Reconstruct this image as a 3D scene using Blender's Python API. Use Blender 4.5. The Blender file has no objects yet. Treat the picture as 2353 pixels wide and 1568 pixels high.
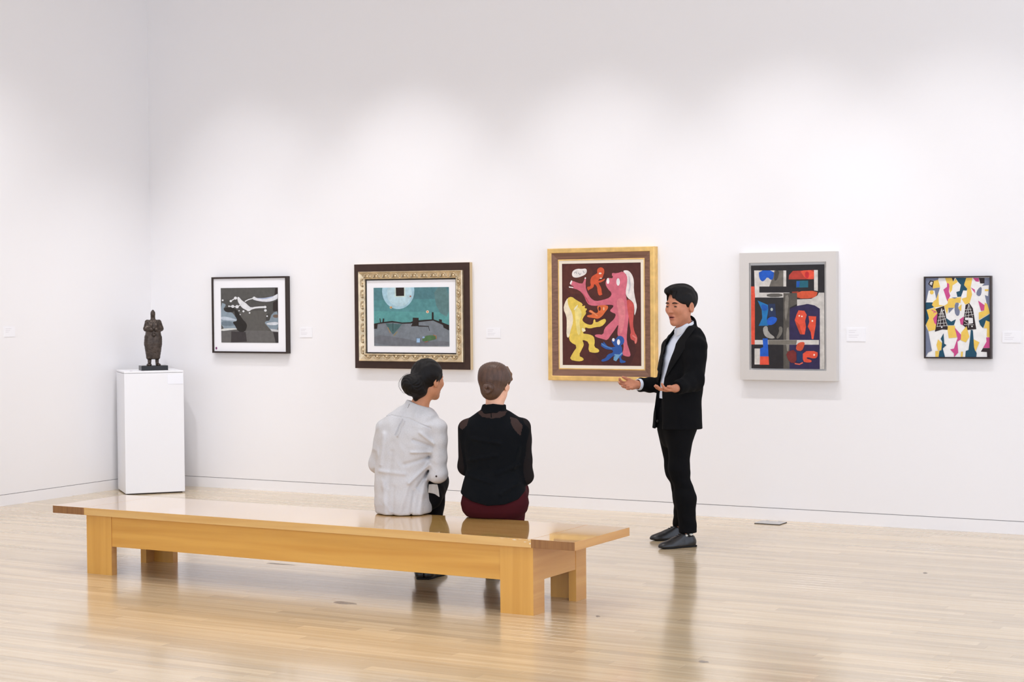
import bpy, bmesh, math, random
import numpy as np
from mathutils import Matrix, Vector

random.seed(7)
rng = np.random.RandomState(7)
scene = bpy.context.scene
col = scene.collection

# ------------------------------------------------------------------ camera
IMG_W, IMG_H, FOCAL = 2353, 1568, 4010.12
CAM = np.array([10.712846, -12.364135, 1.70])
PITCH, ROLL, YAW = -0.025631, -0.008388, -0.510131
_cy, _sy, _cp, _sp = math.cos(YAW), math.sin(YAW), math.cos(PITCH), math.sin(PITCH)
FWD = np.array([_sy * _cp, _cy * _cp, _sp])
_r = np.array([_cy, -_sy, 0.0])
_u = np.cross(_r, FWD)
RIGHT = _r * math.cos(ROLL) + _u * math.sin(ROLL)
UP = -_r * math.sin(ROLL) + _u * math.cos(ROLL)
cam_data = bpy.data.cameras.new('camera')
cam_data.sensor_fit = 'HORIZONTAL'
cam_data.sensor_width = 36.0
cam_data.lens = FOCAL * 36.0 / IMG_W
cam_data.clip_end = 200
cam = bpy.data.objects.new('camera', cam_data)
M = Matrix.Identity(4)
for i in range(3):
    M[i][0], M[i][1], M[i][2], M[i][3] = RIGHT[i], UP[i], -FWD[i], CAM[i]
cam.matrix_world = M
col.objects.link(cam)
scene.camera = cam

# ------------------------------------------------------------------ light
scene.view_settings.view_transform = 'Standard'
scene.view_settings.look = 'None'
scene.view_settings.exposure = 0.62
scene.view_settings.gamma = 1.0
scene.view_settings.use_curve_mapping = False
world = bpy.data.worlds.new('world')
world.use_nodes = True
world.node_tree.nodes['Background'].inputs[0].default_value = (0.85, 0.955, 1.15, 1)
world.node_tree.nodes['Background'].inputs[1].default_value = 1.42
scene.world = world


def spot(name, loc, aim, power, size_deg, blend=1.0, radius=0.06, colr=(0.96, 0.97, 1.02)):
    d = bpy.data.lights.new(name, 'SPOT')
    d.energy = power
    d.spot_size = math.radians(size_deg)
    d.spot_blend = blend
    d.shadow_soft_size = radius
    d.color = colr
    o = bpy.data.objects.new(name, d)
    o.location = loc
    o.rotation_euler = (Vector(aim) - Vector(loc)).to_track_quat('-Z', 'Y').to_euler()
    col.objects.link(o)
    return o


# ceiling track lamps on works, weaker unseen ones added between to even the wall
for x, pw in ((1.15, 62), (2.0, 28), (2.85, 96), (3.75, 22), (4.6, 82), (5.4, 20), (6.15, 82), (6.8, 16), (7.45, 62), (8.4, 22), (9.4, 35)):
    spot('track_and_fill_lamp', (x, -1.6, 4.75), (x, 0, 0.95), pw, 62)
spot('track_and_fill_lamp', (2.4, -2.2, 4.75), (0.55, -0.55, 1.0), 90, 50)
spot('track_and_fill_lamp', (2.2, -3.6, 4.75), (0.0, -2.2, 1.0), 130, 74)
# unseen downlights added as general fill over the middle of the room
for x, y in ((2.2, -3.4), (5.6, -3.4), (4.0, -5.6), (7.3, -6.0)):
    spot('fill_lamp', (x, y, 4.8), (x, y + 0.2, 0), 120, 110, 1.0, 0.3)


# ------------------------------------------------------------------ helpers
def ray(px, py):
    return FWD + RIGHT * (px - IMG_W / 2) / FOCAL - UP * (py - IMG_H / 2) / FOCAL


def on_plane(px, py, axis, val):
    d = ray(px, py)
    return CAM + d * ((val - CAM[axis]) / d[axis])


def lin(c):
    return tuple(((v / 255) / 12.92 if v / 255 <= 0.04045 else ((v / 255 + 0.055) / 1.055) ** 2.4) for v in c)


MATS = {}


def mat(name, rgb, rough=0.5, spec=0.5, metal=0.0, bump=None, var=None, coat=0.0, sheen=0.0, stretch=None, crumple=None):
    """rgb is sRGB 0-255; var=(scale, amount) mottles the colour; bump=(scale, strength)."""
    if name in MATS:
        return MATS[name]
    m = bpy.data.materials.new(name)
    m.use_nodes = True
    nt = m.node_tree
    b = nt.nodes['Principled BSDF']
    c = lin(rgb)
    b.inputs['Base Color'].default_value = (*c, 1)
    b.inputs['Roughness'].default_value = rough
    b.inputs['Specular IOR Level'].default_value = spec
    b.inputs['Metallic'].default_value = metal
    b.inputs['Coat Weight'].default_value = coat
    b.inputs['Sheen Weight'].default_value = sheen
    tc = nt.nodes.new('ShaderNodeTexCoord')
    vec = tc.outputs['Object']
    if stretch:
        mp = nt.nodes.new('ShaderNodeMapping')
        mp.inputs['Scale'].default_value = stretch
        nt.links.new(vec, mp.inputs['Vector'])
        vec = mp.outputs[0]
    if var:
        n = nt.nodes.new('ShaderNodeTexNoise')
        n.inputs['Scale'].default_value = var[0]
        n.inputs['Detail'].default_value = 5
        nt.links.new(vec, n.inputs['Vector'])
        r = nt.nodes.new('ShaderNodeMapRange')
        r.inputs[1].default_value, r.inputs[2].default_value = 0.3, 0.7
        r.inputs[3].default_value, r.inputs[4].default_value = 1 - var[1], 1 + var[1]
        nt.links.new(n.outputs[0], r.inputs[0])
        mx = nt.nodes.new('ShaderNodeVectorMath')
        mx.operation = 'MULTIPLY'
        mx.inputs[0].default_value = c
        nt.links.new(r.outputs[0], mx.inputs[1])
        nt.links.new(mx.outputs[0], b.inputs['Base Color'])
    if bump:
        n2 = nt.nodes.new('ShaderNodeTexNoise')
        n2.inputs['Scale'].default_value = bump[0]
        n2.inputs['Detail'].default_value = 4
        nt.links.new(vec, n2.inputs['Vector'])
        bp = nt.nodes.new('ShaderNodeBump')
        bp.inputs['Strength'].default_value = bump[1]
        bp.inputs['Distance'].default_value = 0.004
        nt.links.new(n2.outputs[0], bp.inputs['Height'])
        nt.links.new(bp.outputs[0], b.inputs['Normal'])
        if crumple:         # soft creases in cloth: (scale, depth)
            n3 = nt.nodes.new('ShaderNodeTexNoise')
            n3.noise_type = 'RIDGED_MULTIFRACTAL'
            n3.inputs['Scale'].default_value = crumple[0]
            n3.inputs['Detail'].default_value = 3
            n3.inputs['Distortion'].default_value = 0.8
            nt.links.new(tc.outputs['Object'], n3.inputs['Vector'])
            b3 = nt.nodes.new('ShaderNodeBump')
            b3.inputs['Strength'].default_value = 0.6
            b3.inputs['Distance'].default_value = crumple[1]
            nt.links.new(n3.outputs[0], b3.inputs['Height'])
            nt.links.new(b3.outputs[0], bp.inputs['Normal'])
    MATS[name] = m
    return m


def wood(name, rgb, dark, axis='X', scale=1.0, rough=0.3, coat=0.0, tint=False, coat_rough=0.05, contrast=1.0):
    m = bpy.data.materials.new(name)
    m.use_nodes = True
    nt = m.node_tree
    b = nt.nodes['Principled BSDF']
    b.inputs['Roughness'].default_value = rough
    b.inputs['Coat Weight'].default_value = coat
    b.inputs['Coat Roughness'].default_value = coat_rough
    geo = nt.nodes.new('ShaderNodeNewGeometry')
    mp = nt.nodes.new('ShaderNodeMapping')
    s = {'X': (1.2, 26, 26), 'Y': (26, 1.2, 26), 'Z': (26, 26, 1.2)}[axis]
    mp.inputs['Scale'].default_value = tuple(v * scale for v in s)
    nt.links.new(geo.outputs['Position'], mp.inputs['Vector'])
    n = nt.nodes.new('ShaderNodeTexNoise')
    n.inputs['Scale'].default_value = 1.0
    n.inputs['Detail'].default_value = 6
    n.inputs['Distortion'].default_value = 0.4
    nt.links.new(mp.outputs[0], n.inputs['Vector'])
    r = nt.nodes.new('ShaderNodeMapRange')
    r.inputs[1].default_value, r.inputs[2].default_value = 0.5 - 0.2 / contrast, 0.5 + 0.22 / contrast
    nt.links.new(n.outputs[0], r.inputs[0])
    mx = nt.nodes.new('ShaderNodeMix')
    mx.data_type = 'RGBA'
    mx.inputs[6].default_value = (*lin(dark), 1)
    mx.inputs[7].default_value = (*lin(rgb), 1)
    nt.links.new(r.outputs[0], mx.inputs[0])
    out = mx.outputs[2]
    if tint:
        at = nt.nodes.new('ShaderNodeAttribute')
        at.attribute_name = 'tint'
        r2 = nt.nodes.new('ShaderNodeMapRange')
        r2.inputs[3].default_value, r2.inputs[4].default_value = 0.87, 1.08
        nt.links.new(at.outputs['Fac'], r2.inputs[0])
        vm = nt.nodes.new('ShaderNodeVectorMath')
        vm.operation = 'MULTIPLY'
        nt.links.new(out, vm.inputs[0])
        nt.links.new(r2.outputs[0], vm.inputs[1])
        out = vm.outputs[0]
    nt.links.new(out, b.inputs['Base Color'])
    MATS[name] = m
    return m


def tag(o, label=None, cat=None, group=None, kind=None):
    for k, v in (('label', label), ('category', cat), ('group', group), ('kind', kind)):
        if v:
            o[k] = v
    return o


def add(name, mesh, material=None, parent=None):
    o = bpy.data.objects.new(name, mesh)
    col.objects.link(o)
    if parent is not None:
        o.parent = parent
    if material is not None and not mesh.materials:
        mesh.materials.append(material)
    return o


def empty(name, loc, rz=0.0):
    o = bpy.data.objects.new(name, None)
    o.location = loc
    o.rotation_euler = (0, 0, rz)
    o.empty_display_size = 0.1
    col.objects.link(o)
    return o


def pydata(name, verts, faces, smooth=False):
    me = bpy.data.meshes.new(name)
    me.from_pydata([tuple(map(float, v)) for v in verts], [], faces)
    me.validate()
    bm = bmesh.new()
    bm.from_mesh(me)
    bmesh.ops.recalc_face_normals(bm, faces=bm.faces)
    bm.to_mesh(me)
    bm.free()
    if smooth:
        me.polygons.foreach_set('use_smooth', [True] * len(me.polygons))
    return me


def box_mesh(name, lo, hi, bevel=0.0):
    bm = bmesh.new()
    bmesh.ops.create_cube(bm, size=1)
    for v in bm.verts:
        for k in range(3):
            v.co[k] = (lo[k] + hi[k]) / 2 + v.co[k] * (hi[k] - lo[k])
    if bevel:
        bmesh.ops.bevel(bm, geom=list(bm.edges), offset=bevel, segments=2, affect='EDGES', profile=0.7)
    me = bpy.data.meshes.new(name)
    bm.to_mesh(me)
    bm.free()
    return me


def box(name, lo, hi, material, parent=None, bevel=0.0):
    return add(name, box_mesh(name, lo, hi, bevel), material, parent)


def prism_mesh(name, poly, lo, hi, place):
    """poly: 2-D points, extruded from lo to hi; place(a, b, t) -> xyz"""
    n = len(poly)
    v = [place(a, b, lo) for a, b in poly] + [place(a, b, hi) for a, b in poly]
    f = [list(range(n))[::-1], list(range(n, 2 * n))] + [[i, (i + 1) % n, n + (i + 1) % n, n + i] for i in range(n)]
    return pydata(name, v, f)


# ------------------------------------------------------------------ the room
CEIL = 4.9
M_wall = mat('white_wall_paint', (243, 240, 239), 0.75, 0.25, bump=(60, 0.03))
M_gap = mat('shadow_gap', (168, 162, 162), 0.9, 0.1)
GZ0, GZ1 = 0.0895, 0.0945


def structure(o):
    o['kind'] = 'structure'
    return o


structure(box('wall_back', (-0.2, 0, GZ1), (14, 0.2, CEIL), M_wall))
structure(box('wall_left', (-0.2, -16, GZ1), (0, 0, CEIL), M_wall))
structure(box('baseboard_back', (-0.2, 0, -0.02), (14, 0.2, GZ0), M_wall))
structure(box('baseboard_left', (-0.2, -16, -0.02), (0, 0, GZ0), M_wall))
structure(box('trim_1', (-0.2, 0.007, GZ0), (14, 0.19, GZ1), M_gap))
structure(box('trim_2', (-0.19, -16, GZ0), (-0.007, 0.007, GZ1), M_gap))
structure(box('ceiling', (-0.2, -16, CEIL), (14, 0.2, CEIL + 0.2), M_wall))

M_floor = wood('maple_floor', (222, 200, 164), (204, 178, 138), 'X', 1.0, 0.26, 0.7, tint=True, coat_rough=0.13)
M_sub = wood('maple_floor_far', (214, 190, 152), (196, 170, 130), 'X', 1.0, 0.26, 0.7, coat_rough=0.13)
floor = structure(box('floor', (-0.2, -16, -0.06), (14, 0.0, -0.003), M_sub))
PW, GAP, PT = 0.075, 0.0004, 0.003
planks = []
nrow = int(7.9 / PW)
for r in range(nrow):
    y1 = -r * PW
    x = -rng.uniform(0, 1.5)
    xr = 10.6
    xl = max(0.0, (-y1 - 2.4) * 0.95 - 0.6)
    while x < xr:
        ln = (0.62, 0.9, 1.2, 1.6, 2.0)[rng.randint(5)]
        a, b = max(x, 0.0), min(x + ln, xr)
        if b > xl and b - a > 0.05:
            planks.append((a, b, y1 - PW, y1))
        x += ln


def plank_geo(a, b, y0, y1):
    g = GAP / 2
    x0, x1, ya, yb = a + g, b - g, y0 + g, y1 - g
    c = 0.0006
    v = [(x0, ya, -PT), (x1, ya, -PT), (x1, yb, -PT), (x0, yb, -PT),
         (x0, ya, -c), (x1, ya, -c), (x1, yb, -c), (x0, yb, -c),
         (x0 + c, ya + c, 0), (x1 - c, ya + c, 0), (x1 - c, yb - c, 0), (x0 + c, yb - c, 0)]
    f = [(0, 1, 5, 4), (1, 2, 6, 5), (2, 3, 7, 6), (3, 0, 4, 7), (4, 5, 9, 8), (5, 6, 10, 9), (6, 7, 11, 10), (7, 4, 8, 11), (8, 9, 10, 11)]
    return v, f


def set_tint(me, vals):
    at = me.attributes.new('tint', 'FLOAT', 'POINT')
    at.data.foreach_set('value', np.asarray(vals, dtype=np.float32))


def view_size(p):
    c = np.array([(p[0] + p[1]) / 2, (p[2] + p[3]) / 2, 0.0]) - CAM
    z = c @ FWD
    sx, sy = FOCAL * (c @ RIGHT) / z + IMG_W / 2, IMG_H / 2 - FOCAL * (c @ UP) / z
    inside = -150 < sx < IMG_W + 150 and sy < IMG_H + 25
    return (p[1] - p[0]) / z ** 3 * (1.0 if inside else 0.001)


planks.sort(key=view_size, reverse=True)
cache = {}
for p in planks[:300]:
    ln, tn = round(p[1] - p[0], 3), rng.randint(6)
    key = (ln, tn)
    if key not in cache:
        v, f = plank_geo(-ln / 2, ln / 2, -PW / 2, PW / 2)
        me = pydata('plank', v, f)
        set_tint(me, [tn / 5.0] * len(v))
        me.materials.append(M_floor)
        cache[key] = me
    o = add('plank', cache[key], None, floor)
    o.location = ((p[0] + p[1]) / 2, (p[2] + p[3]) / 2, 0)
vv, ff, tt = [], [], []
for p in planks[300:]:
    v, f = plank_geo(*p)
    k = len(vv)
    vv += v
    ff += [tuple(i + k for i in q) for q in f]
    tt += [rng.randint(6) / 5.0] * len(v)
me = pydata('far_planks', vv, ff)
set_tint(me, tt)
me.materials.append(M_floor)
o = add('planks', me, None, floor)
o['kind'] = 'stuff'

# scuffs worn into the varnish and the metal outlet cover set in the floor
M_scuff = mat('grey_scuff', (150, 138, 126), 0.45, 0.4, var=(60, 0.2))
for cx, cy, w_, h_ in ((793, 1386.5, 27, 3.6), (1617, 1521.5, 12, 3.0), (2126, 1317.5, 5, 2), (645, 1297, 33, 1.6), (1374, 1417, 5, 2)):
    pts = []
    for k in range(18):
        t = 2 * math.pi * k / 18
        q = on_plane(cx + w_ * math.cos(t), cy + (h_ * math.sin(t) + 0.09 * w_ * math.cos(t)) * (0.8 + 0.2 * math.cos(3 * t)), 2, 0.0)
        pts.append((q[0], q[1]))
    add('scuff_mark', prism_mesh('scuff_mark', pts, -0.0002, 0.0003, lambda a, b, t: (a, b, t)), M_scuff, floor)

M_steel = mat('brushed_steel', (196, 193, 190), 0.45, 0.5, 0.3, bump=(90, 0.1))
M_dark = mat('dark_rubber', (58, 48, 42), 0.7, 0.3)
oc = empty('floor_outlet_cover', (6.075, -0.17, 0))
tag(oc, 'small rectangular grey metal outlet cover set in the floor by the back wall', 'floor outlet')
box('rim', (-0.100, -0.076, 0.0), (0.100, 0.076, 0.004), M_dark, oc, 0.001)
box('lid', (-0.098, -0.074, 0.004), (0.098, 0.074, 0.008), M_steel, oc, 0.0015)
for sx in (-0.05, 0.05):
    box('hinge', (sx - 0.015, 0.062, 0.008), (sx + 0.015, 0.070, 0.0105), M_steel, oc, 0.001)

# ------------------------------------------------------------------ bench
BX, BY, BL, BW, BZ, BT, BYAW = 2.856, -4.243, 3.698, 0.655, 0.4113, 0.046, -0.0096
M_b_top = wood('bench_top_varnish', (230, 186, 112), (212, 160, 86), 'X', 0.8, 0.09, 1.0, coat_rough=0.03)
M_b_long = wood('bench_rail_wood', (226, 170, 80), (208, 148, 62), 'X', 0.7, 0.32, 0.15, coat_rough=0.2)
M_b_leg = wood('bench_leg_wood', (228, 172, 84), (212, 154, 68), 'Z', 0.7, 0.32, 0.15, coat_rough=0.2)
M_b_end = wood('bench_end_grain', (158, 110, 62), (132, 88, 46), 'Z', 2.0, 0.4)
M_b_side = wood('bench_cross_wood', (212, 160, 96), (194, 138, 76), 'Y', 0.7, 0.32, 0.15, coat_rough=0.2)
bench = empty('bench', (BX, BY, 0), BYAW)
tag(bench, 'long low varnished wooden gallery bench with square legs', 'bench')
EW = 0.262
box('top_board', (EW, 0, BZ - BT), (BL - EW, BW, BZ), M_b_top, bench, 0.002)


def breadboard(x0, x1):
    me = box_mesh('breadboard_end', (x0, 0, BZ - BT), (x1, BW, BZ), 0.002)
    for m_ in (M_b_top, M_b_end, M_b_side):
        me.materials.append(m_)
    for p in me.polygons:
        n = p.normal
        p.material_index = 1 if abs(n.y) > 0.8 else (2 if abs(n.x) > 0.8 else 0)
    return add('breadboard_end', me, None, bench)


breadboard(0, EW - 0.0006)
breadboard(BL - EW + 0.0006, BL)
OV, INS, LW, LD, LT = 0.262, 0.0215, 0.203, 0.123, 0.046
ZT = BZ - BT
for sx in (0, 1):
    for sy in (0, 1):
        xo = OV if sx == 0 else BL - OV
        yo = INS if sy == 0 else BW - INS
        dx, dy = (1 if sx == 0 else -1), (1 if sy == 0 else -1)
        L = [(0, 0), (LW, 0), (LW, LT), (LT, LT), (LT, LD), (0, LD)]
        poly = [(xo + a * dx, yo + b * dy) for a, b in L]
        me = prism_mesh('leg', poly, 0, ZT, lambda a, b, t: (a, b, t))
        me.materials.append(M_b_leg)
        me.materials.append(M_b_side)
        for p in me.polygons:
            p.material_index = 1 if abs(p.normal.x) > 0.5 else 0
        add('leg', me, None, bench)
AZ = 0.178
for sy in (0, 1):
    y0 = INS + 0.004 if sy == 0 else BW - INS - LT
    box('long_apron', (OV + LW, y0, AZ), (BL - OV - LW, y0 + LT - 0.004, ZT), M_b_long, bench, 0.0015)
for sx in (0, 1):
    x0 = OV + 0.002 if sx == 0 else BL - OV - LT
    box('end_apron', (x0, INS + LD, AZ), (x0 + LT - 0.002, BW - INS - LD, ZT), M_b_side, bench, 0.0015)

# pale chips along the worn front edge
M_chip = mat('pale_chip', (232, 214, 184), 0.7, 0.2)
for cx, cz, w_, h_ in ((3.26, .409, .020, .004), (3.30, .4095, .012, .003), (3.335, .403, .016, .006), (3.37, .409, .014, .004), (3.40, .395, .010, .004), (3.425, .407, .008, .006), (3.43, .388, .006, .010), (3.41, .4095, .012, .003)):
    pts = [(cx + w_ * math.cos(t * math.pi / 4) * (0.7 + 0.3 * math.cos(3 * t)), cz + h_ * 0.5 * math.sin(t * math.pi / 4)) for t in range(8)]
    pts = [(a, min(b, BZ - 0.0025)) for a, b in pts]
    add('chip', prism_mesh('chip', pts, -0.0004, 0.0002, lambda a, b, t: (a, t, b)), M_chip, bench)

# ------------------------------------------------------------------ plinth and figurine
PA = math.radians(50)
fl = on_plane(289, 1138.5, 2, 0.0)
PDW, PDD, PDH = 0.515, 0.47, 1.062
plinth = empty('plinth', (fl[0], fl[1], 0), PA)
tag(plinth, 'tall white painted display plinth standing diagonally in the corner', 'plinth')
M_pl = mat('plinth_paint', (238, 237, 238), 0.6, 0.3, bump=(50, 0.03))
M_plt = mat('plinth_shadow_line', (150, 146, 144), 0.8, 0.2)
box('toe_kick', (0.02, 0.02, 0.0), (PDW - 0.02, PDD - 0.02, 0.012), M_dark, plinth)
box('body', (0, 0, 0.010), (PDW, PDD, PDH - 0.006), M_pl, plinth, 0.006)
box('joint', (0.008, 0.008, PDH - 0.007), (PDW - 0.008, PDD - 0.008, PDH - 0.002), M_plt, plinth)
box('cap', (0, 0, PDH - 0.0035), (PDW, PDD, PDH + 0.012), M_pl, plinth, 0.004)
PTOP = PDH + 0.012
cd = box('label_card', (PDW - 0.14, -0.0025, PDH - 0.105), (PDW - 0.006, -0.0002, PDH - 0.025), mat('card_white', (241, 241, 245), 0.6, 0.2), plinth)


def pl_world(x, y, z=0.0):
    c, s = math.cos(PA), math.sin(PA)
    return (fl[0] + x * c - y * s, fl[1] + x * s + y * c, z)


def disc(name, c, r, h, n=20):
    return prism_mesh(name, [(c[0] + r * math.cos(2 * math.pi * k / n), c[1] + r * math.sin(2 * math.pi * k / n)) for k in range(n)], 0, h,
                      lambda a, b, t: (a, b, t))


M_dot = mat('plum_sticker', (120, 52, 100), 0.5, 0.3)
d0 = pl_world(0.075, 0.10, PTOP)
ds = add('sticker', disc('sticker', (0, 0), 0.011, 0.0012), M_dot)
ds.location = d0
tag(ds, 'tiny round plum sticker on the white plinth left of the figurine', 'sticker')

# ------------------------------------------------------------------ pictures
def rails(parent, x0, x1, z0, z1, profile, mats, name='frame_rail'):
    """four mitred rails; profile: (inset, depth) from the outer back edge to the inner back edge, one material per step"""
    cs = [(x0, z0, 1, 1), (x1, z0, -1, 1), (x1, z1, -1, -1), (x0, z1, 1, -1)]
    rc = parent.location
    n = len(profile)
    for s in range(4):
        a, b = cs[s], cs[(s + 1) % 4]
        v = []
        for c in (a, b):
            for t, d in profile:
                v.append((c[0] + t * c[2] - rc[0], -d - rc[1], c[1] + t * c[3] - rc[2]))
        f = [(i, i + 1, n + i + 1, n + i) for i in range(n - 1)] + [(n - 1, 0, n, 2 * n - 1), tuple(range(n)), tuple(range(2 * n - 1, n - 1, -1))]
        me = bpy.data.meshes.new(name)
        me.from_pydata(v, [], f)
        bm = bmesh.new()
        bm.from_mesh(me)
        bm.faces.ensure_lookup_table()
        for i in range(n - 1):
            bm.faces[i].material_index = i if len(mats) > 1 else 0
        bmesh.ops.recalc_face_normals(bm, faces=bm.faces)
        bm.to_mesh(me)
        bm.free()
        for m_ in mats:
            me.materials.append(m_)
        add(name, me, None, parent)


def wall_rect(tl, br, depth):
    p, q = on_plane(tl[0], tl[1], 1, -depth), on_plane(br[0], br[1], 1, -depth)
    return p[0], q[0], q[2], p[2]


def panel(name, rect, d0, d1, material, parent, bevel=0.0):
    rc = parent.location
    x0, x1, z0, z1 = rect
    return box(name, (x0 - rc[0], -d1 - rc[1], z0 - rc[2]), (x1 - rc[0], -d0 - rc[1], z1 - rc[2]), material, parent, bevel)


def ell_pts(cx, cy, rx, ry, n=20, a0=0, a1=360, wob=0.0):
    out = []
    for k in range(n + (0 if a1 - a0 == 360 else 1)):
        t = math.radians(a0 + (a1 - a0) * k / n)
        w = 1 + wob * math.sin(5 * t + cx)
        out.append((cx + rx * w * math.cos(t), cy + ry * w * math.sin(t)))
    return out


def stroke(pts, w):
    """a band of width w along a polyline"""
    L, R = [], []
    for i, (x, y) in enumerate(pts):
        ax, ay = pts[max(i - 1, 0)]
        bx_, by_ = pts[min(i + 1, len(pts) - 1)]
        dx, dy = bx_ - ax, by_ - ay
        l = math.hypot(dx, dy) or 1
        ww = w[i] if isinstance(w, (list, tuple)) else w
        L.append((x - dy / l * ww / 2, y + dx / l * ww / 2))
        R.append((x + dy / l * ww / 2, y - dx / l * ww / 2))
    return L + R[::-1]


def smooth_poly(pts, it=1):
    for _ in range(it):
        out = []
        for i in range(len(pts)):
            a, b = pts[i], pts[(i + 1) % len(pts)]
            out += [(a[0] * .75 + b[0] * .25, a[1] * .75 + b[1] * .25), (a[0] * .25 + b[0] * .75, a[1] * .25 + b[1] * .75)]
        pts = out
    return pts


def painting(name, parent, rect, depth, base, shapes, crop, tone=1.0, rough=0.6, grain=0.12):
    """a flat painted board: shapes are (rgb, polygon in crop coordinates[, smooth]); crop = (ox, oy, scale)"""
    x0, x1, z0, z1 = rect
    rc = parent.location
    o = panel(name, rect, depth - 0.004, depth, pmat(base, tone, rough, grain), parent)
    verts, faces, mi, mats = [], [], [], []
    for k, sh in enumerate(shapes):
        rgb, poly = sh[0], sh[1]
        if len(sh) > 2 and sh[2]:
            poly = smooth_poly(poly, sh[2])
        d = depth + 0.00012 + k * 0.00006
        pts = []
        for a, b in poly:
            q = on_plane(crop[0] + a / crop[2], crop[1] + b / crop[2], 1, -d)
            pts.append((min(max(q[0], x0), x1) - rc[0], -d - rc[1], min(max(q[2], z0), z1) - rc[2]))
        i0 = len(verts)
        verts += pts
        ids = list(range(i0, i0 + len(pts)))
        ar = sum(pts[i][0] * pts[(i + 1) % len(pts)][2] - pts[(i + 1) % len(pts)][0] * pts[i][2] for i in range(len(pts)))
        faces.append(ids if ar > 0 else ids[::-1])
        m_ = pmat(rgb, tone, rough, grain)
        if m_ not in mats:
            mats.append(m_)
        mi.append(mats.index(m_))
    me = bpy.data.meshes.new('painted_shapes')
    me.from_pydata(verts, [], faces)
    for m_ in mats:
        me.materials.append(m_)
    me.polygons.foreach_set('material_index', mi)
    add('painted_shapes', me, None, o)
    return o


def pmat(rgb, tone=1.0, rough=0.6, grain=0.12):
    rgb = tuple(min(255, v * tone) for v in rgb)
    return mat('paint_%d_%d_%d_%d' % (*[int(v) for v in rgb], int(grain * 100)), rgb, rough, 0.3, var=(28, grain))


def picture(name, label, tl, br, depth):
    x0, x1, z0, z1 = wall_rect(tl, br, depth)
    o = empty(name, ((x0 + x1) / 2, 0, z0))
    tag(o, label, 'picture', 'framed pictures on the back wall')
    return o, (x0, x1, z0, z1)


M_black_fr = mat('ebonised_frame', (46, 33, 27), 0.4, 0.4)
M_mat = mat('mount_board', (244, 242, 243), 0.8, 0.2)

# 1 -- photograph in a thin dark frame
o, R = picture('framed_photograph', 'black and white photograph with wide white mount in thin dark brown frame', (485.5, 637.5), (660, 813), 0.05)
rails(o, *R, [(0, 0), (0, 0.05), (0.015, 0.05), (0.015, 0.036), (0.006, 0.0)], [M_black_fr])
panel('mount', (R[0] + .006, R[1] - .006, R[2] + .006, R[3] - .006), 0.02, 0.038, M_mat, o)
C1 = (440, 600, 6.032)
S = []
S += [((92, 90, 86), [(405, 376), (1205, 376), (1205, 500), (405, 560)]),
      ((84, 82, 78), [(405, 540), (1205, 480), (1205, 760), (405, 700)]),
      ((98, 95, 90), [(560, 690), (1130, 690), (1130, 985), (700, 985)], 1),
      ((108, 105, 102), [(405, 960), (1210, 970), (1210, 1140), (405, 1140)]),
      ((50, 40, 38), [(1160, 376), (1206, 376), (1206, 470), (1145, 520)]),
      ((52, 42, 40), [(1130, 575), (1206, 540), (1206, 700), (1130, 695)]),
      ((56, 50, 50), [(1130, 985), (1210, 985), (1210, 1140), (1168, 1140)]),
      ((150, 165, 175), [(405, 575), (480, 600), (462, 640), (440, 660), (470, 700), (560, 710), (600, 760), (640, 820), (700, 940), (660, 945), (405, 975)], 1),
      ((205, 215, 225), [(405, 770), (500, 775), (620, 810), (640, 828), (520, 825), (405, 815)], 1),
      ((120, 135, 145), [(405, 835), (560, 838), (620, 900), (405, 900)], 1),
      ((232, 232, 225), [(405, 940), (560, 930), (680, 945), (560, 955), (405, 975)], 1),
      ((140, 155, 165), [(1120, 720), (1206, 690), (1206, 982), (1112, 975), (1050, 900), (1005, 850), (1080, 820)], 1),
      ((225, 228, 232), [(1030, 860), (1206, 840), (1206, 890), (1060, 890)], 1),
      ((215, 215, 215), [(1090, 940), (1206, 955), (1206, 984), (1112, 975)]),
      ((120, 100, 85), [(1130, 745), (1206, 740), (1206, 790), (1130, 785)], 1),
      ((72, 70, 66), [(1030, 740), (1090, 720), (1090, 830), (1030, 830)], 2),
      ((66, 60, 60), [(552, 975), (750, 985), (768, 1118), (548, 1132)]),
      ((42, 38, 34), [(590, 650), (645, 700), (700, 800), (760, 860), (772, 910), (740, 985), (650, 985), (600, 890), (565, 845), (640, 832), (600, 750)], 1),
      ((48, 44, 40), [(440, 650), (590, 640), (600, 700), (520, 715), (460, 700)], 1),
      ((236, 236, 240), [(850, 500), (900, 510), (1000, 530), (1080, 515), (1150, 480), (1206, 448), (1206, 512), (1150, 548), (1060, 568), (960, 562), (880, 545), (845, 530)], 1),
      ((180, 190, 215), [(880, 512), (1000, 534), (1090, 516), (1150, 484), (1080, 500), (1000, 515)], 1),
      ((240, 240, 240), [(635, 498), (660, 500), (700, 550), (750, 580), (790, 620), (825, 648), (900, 632), (1030, 625), (1030, 652), (900, 656), (835, 672), (800, 698), (760, 682), (700, 650), (665, 600), (640, 560)], 1),
      ((238, 238, 238), stroke([(740, 562), (790, 535), (865, 515)], 14)),
      ((238, 238, 238), stroke([(545, 556), (610, 515)], 13)), ((230, 230, 230), stroke([(520, 628), (640, 635), (690, 600)], 13))]
for c in ((610, 515, 22), (545, 556, 17), (520, 628, 12), (572, 630, 22), (632, 634, 24), (1025, 686, 19), (720, 697, 15), (790, 668, 30),
          (1020, 639, 19), (432, 545, 13), (868, 515, 22), (1048, 765, 11), (675, 743, 8), (805, 720, 12), (660, 690, 9)):
    S.append(((240, 240, 240), ell_pts(c[0], c[1], c[2], c[2] * .95, 12)))
q = wall_rect((507.4, 662.4), (639.8, 788.3), 0.0385)
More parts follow.
